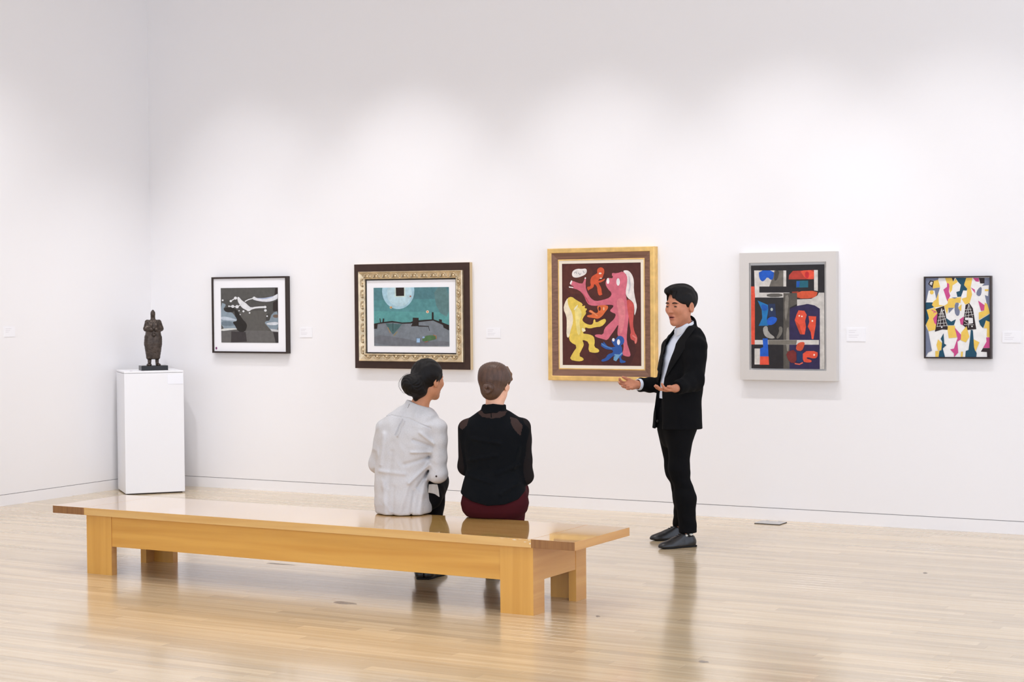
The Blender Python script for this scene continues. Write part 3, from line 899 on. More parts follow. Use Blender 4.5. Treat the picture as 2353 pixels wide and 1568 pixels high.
def poly2(x, y, poly):
    """signed distance to a polygon in the plane"""
    poly = np.asarray(poly, F32)
    n = len(poly)
    d = np.full(x.shape, 1e9, F32)
    s = np.ones(x.shape, F32)
    for i in range(n):
        a, b = poly[i], poly[i - 1]
        ex, ey = b[0] - a[0], b[1] - a[1]
        wx, wy = x - a[0], y - a[1]
        t = np.clip((wx * ex + wy * ey) / (ex * ex + ey * ey + 1e-12), 0, 1)
        d = np.minimum(d, (wx - ex * t) ** 2 + (wy - ey * t) ** 2)
        c1, c2, c3 = y >= a[1], y < b[1], ex * wy > ey * wx
        flip = (c1 & c2 & c3) | (~c1 & ~c2 & ~c3)
        s = np.where(flip, -s, s)
    return s * np.sqrt(d)


def seg2(x, y, a, b):
    ex, ey = b[0] - a[0], b[1] - a[1]
    wx, wy = x - a[0], y - a[1]
    t = np.clip((wx * ex + wy * ey) / (ex * ex + ey * ey + 1e-12), 0, 1)
    return np.sqrt((wx - ex * t) ** 2 + (wy - ey * t) ** 2)


def sdf_mesh(name, fn, lo, hi, h, newton=2, B=12):
    lo, hi = np.asarray(lo, float), np.asarray(hi, float)
    nb = np.ceil((hi - lo) / (h * B)).astype(int) + 1
    cen = np.stack(np.meshgrid(*[lo[i] + (np.arange(nb[i]) + 0.5) * B * h for i in range(3)], indexing='ij'), -1).reshape(-1, 3).astype(F32)
    d = fn(cen)
    act = np.abs(d) < (B * h * 0.87 * 1.25 + 3 * h)
    blocks = np.where(d > 0, F32(1), F32(-1))[:, None].repeat(B ** 3, 1)
    off = (np.stack(np.meshgrid(*[np.arange(B)] * 3, indexing='ij'), -1).reshape(-1, 3) * h - (B / 2) * h).astype(F32)
    ids = np.where(act)[0]
    for i in range(0, len(ids), 220):
        j = ids[i:i + 220]
        pts = (cen[j][:, None, :] + off[None]).reshape(-1, 3)
        blocks[j] = fn(pts).reshape(len(j), -1)
    V = blocks.reshape(*nb, B, B, B).transpose(0, 3, 1, 4, 2, 5).reshape(*(nb * B))
    S = V < 0
    c = np.zeros(np.array(V.shape) - 1, np.int8)
    for i in (0, 1):
        for j in (0, 1):
            for k in (0, 1):
                c += S[i:S.shape[0] - 1 + i, j:S.shape[1] - 1 + j, k:S.shape[2] - 1 + k]
    cells = np.argwhere((c > 0) & (c < 8))
    index = np.full(c.shape, -1, np.int32)
    index[tuple(cells.T)] = np.arange(len(cells))
    acc = np.zeros((len(cells), 3))
    cnt = np.zeros(len(cells))
    corners = [(i, j, k) for i in (0, 1) for j in (0, 1) for k in (0, 1)]
    vals = {q: V[cells[:, 0] + q[0], cells[:, 1] + q[1], cells[:, 2] + q[2]] for q in corners}
    for a in corners:
        for ax in range(3):
            if a[ax] == 0:
                b = tuple(1 if t == ax else a[t] for t in range(3))
                va, vb = vals[a], vals[b]
                m = (va < 0) != (vb < 0)
                t = np.where(m, va / np.where(m, va - vb, 1), 0)
                p = np.array(a, float)[None].repeat(len(cells), 0)
                p[:, ax] += t
                acc += p * m[:, None]
                cnt += m
    vert = (lo + (cells + acc / cnt[:, None]) * h).astype(F32)
    for _ in range(newton):
        e = 0.4 * h
        d0 = fn(vert)
        g = np.stack([(fn(vert + V3(*(e if i == j else 0 for j in range(3)))) - d0) / e for i in range(3)], 1)
        st = (d0 / np.maximum((g * g).sum(1), 0.25))[:, None] * g
        ln = np.sqrt((st * st).sum(1))[:, None]
        vert = vert - st * np.minimum(1, 0.5 * h / np.maximum(ln, 1e-9))
    quads = []
    for ax in range(3):
        o1, o2 = (ax + 1) % 3, (ax + 2) % 3
        sl0, sl1 = [slice(None)] * 3, [slice(None)] * 3
        sl0[ax], sl1[ax] = slice(0, -1), slice(1, None)
        A, Bq = S[tuple(sl0)], S[tuple(sl1)]
        e = np.argwhere(A != Bq)
        e = e[(e[:, o1] > 0) & (e[:, o2] > 0) & (e[:, o1] < c.shape[o1]) & (e[:, o2] < c.shape[o2])]
        ins = A[tuple(e.T)]
        q = []
        for s1, s2 in ((-1, -1), (0, -1), (0, 0), (-1, 0)):
            k = e.copy()
            k[:, o1] += s1
            k[:, o2] += s2
            q.append(index[tuple(k.T)])
        q = np.stack(q, 1)
        q[~ins] = q[~ins][:, ::-1]
        quads.append(q)
    q = np.concatenate(quads)
    q = q[(q >= 0).all(1)]
    me = bpy.data.meshes.new(name)
    me.vertices.add(len(vert))
    me.vertices.foreach_set('co', vert.astype(np.float64).ravel())
    me.loops.add(len(q) * 4)
    me.loops.foreach_set('vertex_index', q.ravel().astype(np.int32))
    me.polygons.add(len(q))
    me.polygons.foreach_set('loop_start', np.arange(0, len(q) * 4, 4, dtype=np.int32))
    me.polygons.foreach_set('loop_total', np.full(len(q), 4, dtype=np.int32))
    me.polygons.foreach_set('use_smooth', np.ones(len(q), dtype=bool))
    me.update(calc_edges=True)
    me.validate()
    return me


def face_centres(me):
    a = np.empty(len(me.polygons) * 3)
    me.polygons.foreach_get('center', a)
    return a.reshape(-1, 3)


# ------------------------------------------------------------------ bronze figurine on the plinth
fb = on_plane(355, 846, 2, PTOP)
fig = empty('figurine', (0, 0, 0), 0)
cpl = pl_world(0.285, 0.20, PTOP)
fig.location = (cpl[0], cpl[1], PTOP)
fig.rotation_euler = (0, 0, PA)
tag(fig, 'dark bronze standing figurine with folded arms on a black base', 'sculpture')
M_stone = mat('black_stone', (16, 11, 9), 0.3, 0.5, var=(30, 0.3))
M_bronze = mat('dark_bronze', (74, 64, 57), 0.36, 0.5, 0.65, bump=(70, 0.8), var=(35, 0.4))
SBW, SBD, SBH = 0.232, 0.16, 0.042
box('base', (-SBW / 2, -SBD / 2, 0), (SBW / 2, SBD / 2, SBH), M_stone, fig, 0.002)


def bronze(P):
    z0 = SBH
    d = zloft(P, [(z0 + .055, -.0, 0, .058, .040), (z0 + .10, 0, 0, .064, .046), (z0 + .19, 0, 0, .078, .055), (z0 + .25, .002, 0, .076, .054),
                  (z0 + .29, .002, 0, .064, .048), (z0 + .315, .002, 0, .058, .042)], 0, 2.4, .012)
    d = smin(d, zloft(P, [(z0 + .285, .003, 0, .060, .042), (z0 + .33, .003, 0, .066, .044), (z0 + .375, .003, 0, .066, .042), (z0 + .405, .003, 0, .045, .032)], 0, 2.6, .02), .012)
    for s in (-1, 1):
        d = smin(d, chain(P, [(.003 + s * .05, 0, z0 + .382), (.003 + s * .066, -.012, z0 + .325), (s * .02, -.05, z0 + .318)], [.023, .022, .018], .01), .006)
        d = smin(d, ell(P, (.003 + s * .022, -.036, z0 + .355), (.014, .014, .015)), .008)
        d = smin(d, chain(P, [(s * .032, 0, z0 + .07), (s * .034, 0, z0 + .016)], [.018, .014], .01), .006)
        d = smin(d, ell(P, (s * .04, -.022, z0 + .006), (.022, .036, .014)), .01)
    d = smin(d, ell(P, (.0, -.055, z0 + .27), (.018, .012, .013)), .006)
    d = smax(d, -chain(P, [(.012, -.06, z0 + .04), (.012, -.058, z0 + .11)], [.014, .012], .01), .006)
    d = smin(d, cone(P, (.003, 0, z0 + .39), (.001, -.004, z0 + .43), .020, .019), .012)
    d = smin(d, ell(P, (.001, -.006, z0 + .455), (.021, .026, .032)), .010)
    d = smin(d, ell(P, (.003, .004, z0 + .486), (.009, .012, .006)), .006)
    return d + .0007 * np.sin(P[:, 0] * 170 + 5 * np.sin(P[:, 2] * 37)) * np.sin(P[:, 2] * 133 + 4 * np.sin(P[:, 0] * 51)) + .0006 * np.sin(P[:, 0] * 400 + P[:, 1] * 300)


add('figure', sdf_mesh('figure', bronze, (-.12, -.1, SBH - .02), (.12, .1, SBH + .51), .004), M_bronze, fig)

# ------------------------------------------------------------------ people
FH = np.array([FWD[0], FWD[1], 0.0])
FH /= np.linalg.norm(FH)
RH = np.array([FH[1], -FH[0], 0.0])
ANG = math.atan2(RH[1], RH[0])


class Person:
    """a body whose own axes are: x to the viewer's right, y away from the viewer, z up"""

    def __init__(self, root):
        self.root = np.array([root[0], root[1], 0.0])

    def at(self, px, py, w=0.0):
        d = ray(px, py)
        t = (w - (CAM - self.root) @ FH) / (d @ FH)
        p = CAM + d * t - self.root
        return np.array([p @ RH, w, p[2]], F32)

    def make(self, mesh, label, material):
        self.body = add('person', mesh, material)
        self.body.location = tuple(self.root)
        self.body.rotation_euler = (0, 0, ANG)
        tag(self.body, label, 'person', 'people in the gallery')
        return self.body

    def part(self, name, mesh, material, parent=None):
        return add(name, mesh, material, parent or self.body)


def frame(f, up=(0, 0, 1)):
    """columns: forward, left, up"""
    f = np.asarray(f, float)
    f = f / np.linalg.norm(f)
    l = np.cross(up, f)
    l /= np.linalg.norm(l)
    return np.stack([f, l, np.cross(f, l)], 1).astype(F32)


def head_sdf(P, c, R, s, female=False, mouth_open=0.0):
    """head in its own axes: x forward, y left, z up; about 0.235 from chin to crown at s = 1"""
    q = ((P - np.asarray(c, F32)) @ R) / s
    x, y, z = q[:, 0], q[:, 1], q[:, 2]
    ay = np.abs(y)
    qs = np.stack([x, ay, z], 1)
    d = ell(q, (-.012, 0, .035), (.096, .076, .086))
    jaw = ell(q, (.030, 0, -.035), (.065, .056, .082))
    d = smin(d, jaw, .035)
    d = smin(d, ell(q, (.070, 0, -.098), (.020, .021, .019)), .03)
    d = smin(d, ell(qs, (.008, .045, -.055), (.026, .016, .028)), .04)
    d = smin(d, ell(qs, (.068, .038, -.018), (.022, .020, .020)), .03)      # cheekbones
    d = smin(d, ell(qs, (.080, .025, .026), (.011, .022, .009)), .018)       # brow
    d = smax(d, -ell(qs, (.104, .033, .006), (.018, .020, .011)), .012)      # eye hollows
    d = smin(d, ell(qs, (.079, .033, .005), (.0125, .0165, .0095)), .006)    # lids
    d = smax(d, -ell(qs, (.0935, .034, .0028), (.007, .0145, .0036)), .002)  # lid slit
    nose = cone(q, (.088, 0, .018), (.108, 0, -.028), .0075, .0105)
    d = smin(d, nose, .012)
    d = smin(d, ell(qs, (.099, .0105, -.031), (.010, .0085, .0075)), .007)
    d = smin(d, ell(q, (.090, 0, -.057), (.010, .023, .007)), .008)          # upper lip
    d = smin(d, ell(q, (.088, 0, -.071), (.010, .020, .007)), .008)
    d = smax(d, -ell(q, (.101, 0, -.0640), (.012, .021, .0018 + mouth_open)), .003)
    ear = ell(qs, (-.010, .078, -.008), (.020, .010, .033))
    ear = smax(ear, -ell(qs, (-.006, .090, -.004), (.011, .010, .020)), .004)
    d = smin(d, ear, .006)
    return d * s


def hand_sdf(P, wrist, f, palm, side, curl=(10, 25, 20), spread=6, s=1.0, thumb=(35, 30), fan=None):
    """wrist point, finger direction f, palm normal, side = direction of the thumb"""
    f = np.asarray(f, float) / np.linalg.norm(f)
    n = np.asarray(palm, float)
    n = n - f * (n @ f)
    n /= np.linalg.norm(n)
    t = np.cross(n, f)
    if t @ np.asarray(side, float) < 0:
        t = -t
    w = np.asarray(wrist, float)
    d = None
    L = [(.046, .026, .020), (.050, .030, .022), (.046, .028, .021), (.036, .020, .018)]
    for i in range(4):
        off = (1.5 - i) * .0195 * s
        k = w + f * (.088 - (.004, .0, .004, .012)[i]) * s + t * off + n * (-.002 if i in (0, 3) else -.004) * s
        e = cone(P, w + t * off * .55, k, .0165 * s, .0125 * s)
        d = e if d is None else smin(d, e, .014 * s)
        a = math.radians((1.5 - i) * spread)
        dirv = f * math.cos(a) + t * math.sin(a)
        ang = 0.0
        p = k
        r = (.0096, .0098, .0094, .0084)[i] * s
        for j in range(3):
            ang += math.radians(curl[j] + (fan[i] if fan else 0))
            dv = dirv * math.cos(ang) + n * math.sin(ang)
            p2 = p + dv * L[i][j] * s
            d = smin(d, cone(P, p, p2, r * (1 - .06 * j), r * (.94 - .07 * j)), .005 * s)
            p = p2
    b = w + f * .02 * s + t * .024 * s + n * .004 * s
    a1, a2 = math.radians(thumb[0]), math.radians(thumb[1])
    dv = f * math.cos(a1) + t * math.sin(a1) * .8 + n * math.sin(a1) * .55
    dv /= np.linalg.norm(dv)
    p2 = b + dv * .042 * s
    d = smin(d, cone(P, w + f * .008 * s + t * .012 * s, p2, .0185 * s, .013 * s), .016 * s)
    dv2 = dv + f * .5 * math.sin(a2)
    dv2 /= np.linalg.norm(dv2)
    p3 = p2 + dv2 * .032 * s
    d = smin(d, cone(P, p2, p3, .0118 * s, .0102 * s), .006 * s)
    d = smin(d, cone(P, p3, p3 + (dv2 + f * .2) * .022 * s, .0102 * s, .0078 * s), .005 * s)
    return d


def tube(name, pts, rad, n=6):
    """a round thread along points"""
    pts = [np.asarray(p, float) for p in pts]
    v, f = [], []
    for i, p in enumerate(pts):
        t = pts[min(i + 1, len(pts) - 1)] - pts[max(i - 1, 0)]
        t /= np.linalg.norm(t) + 1e-9
        a = np.cross(t, (0.31, 0.95, 0.12))
        a /= np.linalg.norm(a)
        b = np.cross(t, a)
        r_ = rad[i] if isinstance(rad, (list, tuple)) else rad
        for j in range(n):
            g = 2 * math.pi * j / n
            v.append(p + r_ * (a * math.cos(g) + b * math.sin(g)))
    for i in range(len(pts) - 1):
        for j in range(n):
            f.append((i * n + j, i * n + (j + 1) % n, (i + 1) * n + (j + 1) % n, (i + 1) * n + j))
    f += [tuple(range(n))[::-1], tuple(range((len(pts) - 1) * n, len(pts) * n))]
    return pydata(name, v, f, True)


def bounds(pts, pad):
    a = np.array(pts)
    return a.min(0) - pad, a.max(0) + pad


def shoe(person, heel, toe_dir, length, parent, material, sole_mat, tilt=0.0):
    """a low laced leather shoe: upper, sole and laces; heel = point on the floor under the heel's back"""
    f = np.array([toe_dir[0], toe_dir[1], 0.0])
    f /= np.linalg.norm(f)
    R = frame(f)
    o = np.asarray(heel, float)
    k = length / 0.29

    def up(P):
        q = ((P - o.astype(F32)) @ R) / F32(k)
        d = ell(q, (.222, 0, .016), (.070, .042, .034))
        d = smin(d, ell(q, (.140, 0, .024), (.090, .038, .046)), .03)
        d = smin(d, ell(q, (.046, 0, .032), (.046, .034, .044)), .03)
        d = smin(d, cone(q, (.165, 0, .046), (.098, 0, .080), .020, .024), .03)
        d = smin(d, cone(q, (.048, 0, .045), (.052, 0, .064), .034, .034), .02)
        d = smax(d, -cone(q, (.050, 0, .082), (.040, 0, .15), .029, .034), .006)
        d = smax(d, F32(.011) - q[:, 2], .004)
        return d * k

    def so(P):
        q = ((P - o.astype(F32)) @ R) / F32(k)
        pl = [(-.001, -.030), (.05, -.037), (.12, -.034), (.20, -.046), (.255, -.038), (.292, -.012), (.294, .010), (.258, .036), (.20, .042), (.12, .030), (.05, .034), (.001, .028), (-.004, 0)]
        d = poly2(q[:, 0], q[:, 1], pl) + .004
        lift = np.maximum(0, q[:, 0] - .2) ** 2 * 1.1
        return smax(smax(d, q[:, 2] - .013 - lift, .004), lift + .0005 - q[:, 2], .003) * k

    lo, hi = o + np.array([-.36, -.36, -.01]), o + np.array([.36, .36, .13])
    s_ = person.part('shoe', sdf_mesh('shoe', up, lo, hi, .0042), material, parent)
    person.part('sole', sdf_mesh('sole', so, lo, hi, .0042), sole_mat, s_)
    for j in range(3):
        p0 = o + (R @ np.array([(.112 + .018 * j) * k, 0, (.0985 - .009 * j) * k])).astype(float)
        tt = R[:, 1].astype(float) * .014

        person.part('lace', tube('lace', [p0 - tt, p0 + np.array([0, 0, .002]), p0 + tt], .003), sole_mat, s_)
    return s_


M_hair_blk = mat('black_hair', (12, 8, 7), 0.55, 0.22, bump=(240, 0.5), stretch=(1, 1, .12))
M_skin_man = mat('skin_warm', (198, 132, 101), 0.55, 0.35, var=(40, 0.08))
M_leather = mat('black_leather', (30, 28, 28), 0.34, 0.5, bump=(120, 0.08))
M_sole = mat('black_sole', (20, 18, 18), 0.6, 0.3)

# ============================ standing man in a black suit
fm = on_plane(1578, 1255, 2, 0.0)
man = Person(fm)
A_ = man.at
BH = math.radians(30)                              # how far the chest turns towards the viewer
Fb = np.array([-math.cos(BH), -math.sin(BH), 0])    # chest forward
Lb = np.array([math.sin(BH), -math.cos(BH), 0])     # his left
AXB = math.atan2(Lb[1], Lb[0])
HS = 1.09
hc = A_(1565, 704, -.03)
Rh = frame((-.74, -.67, -.05))
# joints
FL, FR = np.array([-.90, -.42, 0.0]), np.array([-.96, -.28, 0.0])
hl = on_plane(1599, 1256, 2, 0) - man.root
hr = on_plane(1583, 1239, 2, 0) - man.root
heel_l, heel_r = np.array([hl @ RH, hl @ FH, 0.0]), np.array([hr @ RH, hr @ FH, 0.0])
sh_l, el_l, wr_l = A_(1599, 799, -.15), A_(1595, 876, -.22), A_(1552, 893, -.39)
sh_r, el_r, wr_r = A_(1543, 799, .15), A_(1532, 886, .19), A_(1466, 884, .05)
hip_l, kn_l, ca_l, an_l = A_(1563, 985, -.07), A_(1560, 1078, -.07), A_(1575, 1145, -.05), A_(1578, 1216, -.03)
hip_r, kn_r, ca_r, an_r = A_(1541, 985, .10), A_(1551, 1078, .10), A_(1570, 1145, .14), A_(1570, 1208, .18)
an_l, an_r = (heel_l + FL * .062 + np.array([0, 0, .115])).astype(F32), (heel_r + FR * .062 + np.array([0, 0, .115])).astype(F32)
neck0, neck1 = A_(1573, 775, 0), A_(1570, 738, -.015)
fa_l = (wr_l - el_l) / np.linalg.norm(wr_l - el_l)
fa_r = (wr_r - el_r) / np.linalg.norm(wr_r - el_r)
fing_l = np.array([-.72, -.66, -.02])
fing_r = np.array([-.70, -.70, -.02])


def man_body(P):
    d = head_sdf(P, hc, Rh, HS, mouth_open=.0020)
    d = smin(d, cone(P, neck0, neck1, .050, .054), .02)
    tor = zloft(P, [(A_(1560, 985)[2], A_(1556, 985)[0], .0, .115, .08), (A_(1560, 920)[2], A_(1560, 920)[0], 0, .11, .075),
                    (A_(1560, 830)[2], A_(1567, 830)[0], 0, .12, .075), (A_(1560, 795)[2], A_(1571, 795)[0], 0, .11, .055), (A_(1560, 775)[2], A_(1573, 775)[0], 0, .05, .035)], AXB, 2.3, .03)
    d = smin(d, tor, .03)
    d = smin(d, chain(P, [sh_l, el_l, wr_l], [.046, .037, .026]), .02)
    d = smin(d, chain(P, [sh_r, el_r, wr_r], [.046, .037, .026]), .02)
    d = smin(d, chain(P, [hip_l, kn_l, ca_l, an_l], [.06, .04, .04, .028]), .02)
    d = smin(d, chain(P, [hip_r, kn_r, ca_r, an_r], [.06, .04, .04, .028]), .02)
    d = smin(d, cone(P, an_l, heel_l + FL * .13 + np.array([0, 0, .040]), .024, .018), .02)
    d = smin(d, cone(P, an_r, heel_r + FR * .13 + np.array([0, 0, .040]), .024, .018), .02)
    d = smin(d, hand_sdf(P, wr_l + .012 * fing_l, fing_l, (.25, .25, .95), (.4, -.9, 0), curl=(8, 16, 12), spread=5, s=.98, thumb=(22, 30), fan=(6, 0, 0, 4)), .012)
    d = smin(d, hand_sdf(P, wr_r + .012 * fing_r, fing_r, (.15, -.62, .75), (0, .6, .8), curl=(2, 12, 10), spread=5, s=.98, thumb=(30, 25), fan=(8, 3, 0, -2)), .012)
    return d


body = man.make(sdf_mesh('person', man_body, (-.6, -.75, .02), (.35, .5, 1.83), .0042),
                'standing man in black suit and open white shirt gesturing with both hands', M_skin_man)
M_lip = mat('lips', (182, 108, 92), 0.5, 0.4)
M_mouth = mat('mouth_dark', (84, 38, 34), 0.6, 0.3)
body.data.materials.append(M_lip)
body.data.materials.append(M_mouth)
q = ((face_centres(body.data).astype(F32) - hc) @ Rh) / HS
mi = np.zeros(len(q), np.int32)
mi[((q[:, 1] / .0235) ** 2 + ((q[:, 2] + .0635) / .0125) ** 2 < 1) & (q[:, 0] > .07)] = 1
mi[((q[:, 1] / .020) ** 2 + ((q[:, 2] + .0640) / .0042) ** 2 < 1) & (q[:, 0] > .07)] = 2
body.data.polygons.foreach_set('material_index', mi)


def head_pt(c, R, s, p):
    return np.asarray(c, float) + R.astype(float) @ (np.asarray(p, float) * s)


def little(person, name, fn, c, r, material, parent=None, h=.002):
    c = np.asarray(c, float)
    return person.part(name, sdf_mesh(name, fn, c - r, c + r, h, 1, 8), material, parent)


def on_face(y, z):
    """a point on the head's front surface, in head axes"""
    xs = np.linspace(.13, .0, 400).astype(F32)
    p = np.stack([xs, np.full_like(xs, y), np.full_like(xs, z)], 1)
    k = int(np.argmax(head_sdf(p, (0, 0, 0), np.eye(3, dtype=F32), 1.0) < 0))
    return (float(xs[k]), y, z)


M_eye = mat('dark_eye', (34, 22, 18), 0.2, 0.5)
for s_ in (-1, 1):
    c = head_pt(hc, Rh, HS, (.0862, s_ * .0335, .0026))
    little(man, 'eye', lambda P, c=c: ell(P, c, (.0068, .0135, .0046), Rh), c, .022, M_eye)
    br = [head_pt(hc, Rh, HS, on_face(s_ * y_, z_)) for y_, z_ in ((.014, .0232), (.022, .0246), (.030, .0256), (.037, .0250), (.043, .0236), (.049, .0210))]
    little(man, 'eyebrow', lambda P, br=br: chain(P, br, [.0026, .0033, .0035, .0033, .0028, .0016], .004), br[2], .036, M_hair_blk)


def man_hair(P):
    q = ((P - hc) @ Rh) / HS
    x, y, z = q[:, 0], q[:, 1], q[:, 2]
    d = ell(q, (-.014, 0, .044), (.106, .087, .092))
    d = smin(d, ell(q, (.030, -.012, .106), (.062, .060, .026)), .03)
    d = smin(d, ell(q, (.070, -.032, .092), (.024, .028, .017)), .018)
    # face, ears and nape stay clear
    part = -.026
    fringe = .089 - np.maximum(0, y - part) * .80 - np.maximum(0, part - y) * 1.4
    side = np.interp(x, [-.12, -.085, -.05, -.034, -.022, -.006, .006, .020, .036], [.02, -.035, -.062, -.050, .020, .024, -.016, -.016, .03]).astype(F32)
    t = np.clip((x - .018) / .03, 0, 1)
    line = np.minimum(side, fringe) * (1 - t) + fringe * t
    jag = .005 * np.sin(150 * y + 40 * x) * t
    d = smax(d, (line + jag - z) * .7, .008)
    d = smax(d, -ell(np.stack([x, np.abs(y), z], 1), (-.010, .094, -.006), (.023, .022, .036)), .006)
    up = np.clip((z - .02) / .05, 0, 1)
    w = .0022 * np.sin(120 * (y * .8 + x * .45) + 3 * np.sin(30 * z)) + .0016 * np.sin(260 * y + 90 * x)
    return (d + w * up) * HS


man.part('hair', sdf_mesh('hair', man_hair, hc - .17, hc + .17, .0036), M_hair_blk)

# jacket -----------------------------------------------------------
Z = lambda py: float(A_(1560, py)[2])
X = lambda px, py: float(A_(px, py)[0])
JROWS = [(Z(988), X(1556, 988), .0, .178, .152), (Z(950), X(1557, 950), 0, .172, .142), (Z(915), X(1560, 915), 0, .166, .134), (Z(870), X(1564, 870), 0, .172, .136),
         (Z(825), X(1569, 825), .0, .180, .134), (Z(795), X(1573, 795), .0, .190, .115), (Z(776), X(1577, 776), 0, .172, .092), (Z(764), X(1579, 764), 0, .135, .078), (Z(752), X(1580, 752), 0, .088, .066)]


def sleeve_waves(P, a, b, amp, f):
    d = np.asarray(b, F32) - np.asarray(a, F32)
    l = float(np.sqrt(d @ d))
    t = (P - np.asarray(a, F32)) @ (d / l)
    return amp * np.sin(t * f + 4 * P[:, 1] + 6 * P[:, 0])


def jacket_torso(P):
    d = zloft(P, JROWS, AXB, 2.4, .018)
    return smin(d, cone(P, A_(1574, 768, 0), A_(1580, 745, .03), .070, .062), .03)


cuff_l, cuff_r = wr_l - .012 * fa_l, wr_r - .016 * fa_r


def jacket(P):
    d = jacket_torso(P)
    u, z = P[:, 0], P[:, 2]
    # open front: the shirt strip, cut only through the cloth
    strip = [A_(*p)[[0, 2]] for p in ((1538, 770), (1550, 752), (1590, 732), (1573, 756), (1551, 790), (1535, 835), (1526, 868), (1521, 900), (1521, 922), (1520, 995), (1506, 995), (1507, 918), (1511, 890), (1517, 862), (1524, 815), (1531, 785))]
    cut = smax(poly2(u, z, strip), P[:, 1] - .05, .004)
    cut = smax(cut, -(d + .035), .004)
    neckhole = cone(P, A_(1574, 772, -.01), A_(1572, 720, -.02), .060, .066)
    d = smax(d, -neckhole, .006)
    d = smax(d, -cut, .004)
    al = chain(P, [sh_l, el_l, cuff_l], [.070, .063, .047], .03)
    al = al + sleeve_waves(P, sh_l, el_l, .0022, 60) + sleeve_waves(P, el_l, cuff_l, .0022, 75)
    al = smax(al, (P - cuff_l.astype(F32)) @ fa_l.astype(F32), .004)
    ar = chain(P, [sh_r, el_r, cuff_r], [.068, .060, .047], .03) + sleeve_waves(P, el_r, cuff_r, .0025, 80)
    ar = smax(ar, (P - cuff_r.astype(F32)) @ fa_r.astype(F32), .004)
    d = smin(d, al, .035)
    d = smin(d, ar, .022)
    d = smax(d, F32(Z(984.5)) - z - .10 * (P[:, 0] - X(1556, 985)) * 0, .004)
    return d + .0015 * np.sin(38 * z + 22 * u) * np.sin(21 * P[:, 1] + 9 * z)


M_suit = mat('black_wool', (13, 13, 15), 0.9, 0.12, bump=(300, 0.2))
jk = man.part('jacket', sdf_mesh('jacket', jacket, (-.42, -.52, .78), (.32, .42, 1.58), .0052), M_suit)


def patch(base, grow, polypx, wmax, k=.003):
    pl = [A_(*p)[[0, 2]] for p in polypx]

    def fn(P):
        d = base(P) - grow
        return smax(smax(smax(poly2(P[:, 0], P[:, 2], pl), d, k), P[:, 1] - wmax, k), -(d + grow + .012), k)
    return fn


lo, hi = (-.30, -.40, .95), (.20, .25, 1.58)
M_lapel = mat('black_lapel', (17, 17, 18), 0.85, 0.15, bump=(300, 0.2))
man.part('lapel', sdf_mesh('lapel', patch(jacket_torso, .008, [(1591, 737), (1595, 752), (1580, 772), (1570, 786), (1574, 792), (1545, 838), (1527, 868), (1536, 835), (1552, 790), (1575, 754)], .0), lo, hi, .004), M_lapel, jk)
man.part('lapel', sdf_mesh('lapel', patch(jacket_torso, .008, [(1545, 766), (1538, 772), (1528, 790), (1520, 815), (1512, 850), (1517, 862), (1524, 815), (1531, 787)], .1), lo, hi, .004), M_lapel, jk)
man.part('jacket_button', sdf_mesh('jacket_button', lambda P: ell(P, A_(1511, 968, -.03), (.009, .009, .010)), A_(1511, 968, -.03) - .03, A_(1511, 968, -.03) + .03, .003), M_sole, jk)


# shirt --------------------------------------------------------------
def shirt(P):
    d = jacket_torso(P) + .020
    d = smin(d, cone(P, A_(1574, 772, -.005), A_(1571, 750, -.015), .066, .064), .02)
    neck = cone(P, A_(1572, 742, -.015), A_(1570, 710, -.02), .0585, .0585)
    pl = Z(757) + .50 * (P[:, 0] - X(1548, 763))       # collar runs down to the throat
    d = smax(d, (P[:, 2] - pl) * .8, .004)
    d = smax(d, F32(Z(917)) - P[:, 2], .004)
    return smax(d, -neck, .004) + .0012 * np.sin(P[:, 2] * 70 + P[:, 0] * 60)


M_shirt = mat('white_shirt_cotton', (226, 232, 244), 0.75, 0.2, bump=(200, 0.1))
sh = man.part('shirt', sdf_mesh('shirt', shirt, (-.25, -.22, 1.0), (.22, .22, 1.60), .0045), M_shirt)


def collar(P):
    c0, c1 = A_(1573, 766, -.008), A_(1571, 742, -.016)
    d = np.abs(cone(P, c0, c1, .066, .0635)) - .0035
    top = Z(761) + .52 * (P[:, 0] - X(1548, 761))
    d = smax(d, (P[:, 2] - top) * .8, .003)
    d = smax(d, (top - .046 - P[:, 2]) * .8, .003)
    gap = [A_(*p)[[0, 2]] for p in ((1546, 748), (1556, 748), (1553, 768), (1551, 790), (1546, 790))]
    return smax(d, -smax(poly2(P[:, 0], P[:, 2], gap), P[:, 1], .003), .003)


man.part('collar', sdf_mesh('collar', collar, (-.16, -.14, 1.36), (.16, .14, 1.60), .0036), mat('white_collar', (232, 234, 238), 0.75, 0.2), sh)
for wr, fg, out_ in ((wr_l, fa_l, -.030), (wr_r, fa_r, .004)):
    def cf(P, wr=wr, fg=fg, out_=out_):
        a, b = wr - .05 * fg, wr + out_ * fg
        t = (P - b.astype(F32)) @ fg.astype(F32)
        d = cone(P, a, b, .0405, .0395)
        d = smax(d, t, .002)
        return smax(d, -cone(P, a, b + .05 * fg, .034, .033), .002)
    man.part('cuff', sdf_mesh('cuff', cf, wr - .09, wr + .09, .0036), M_shirt, sh)


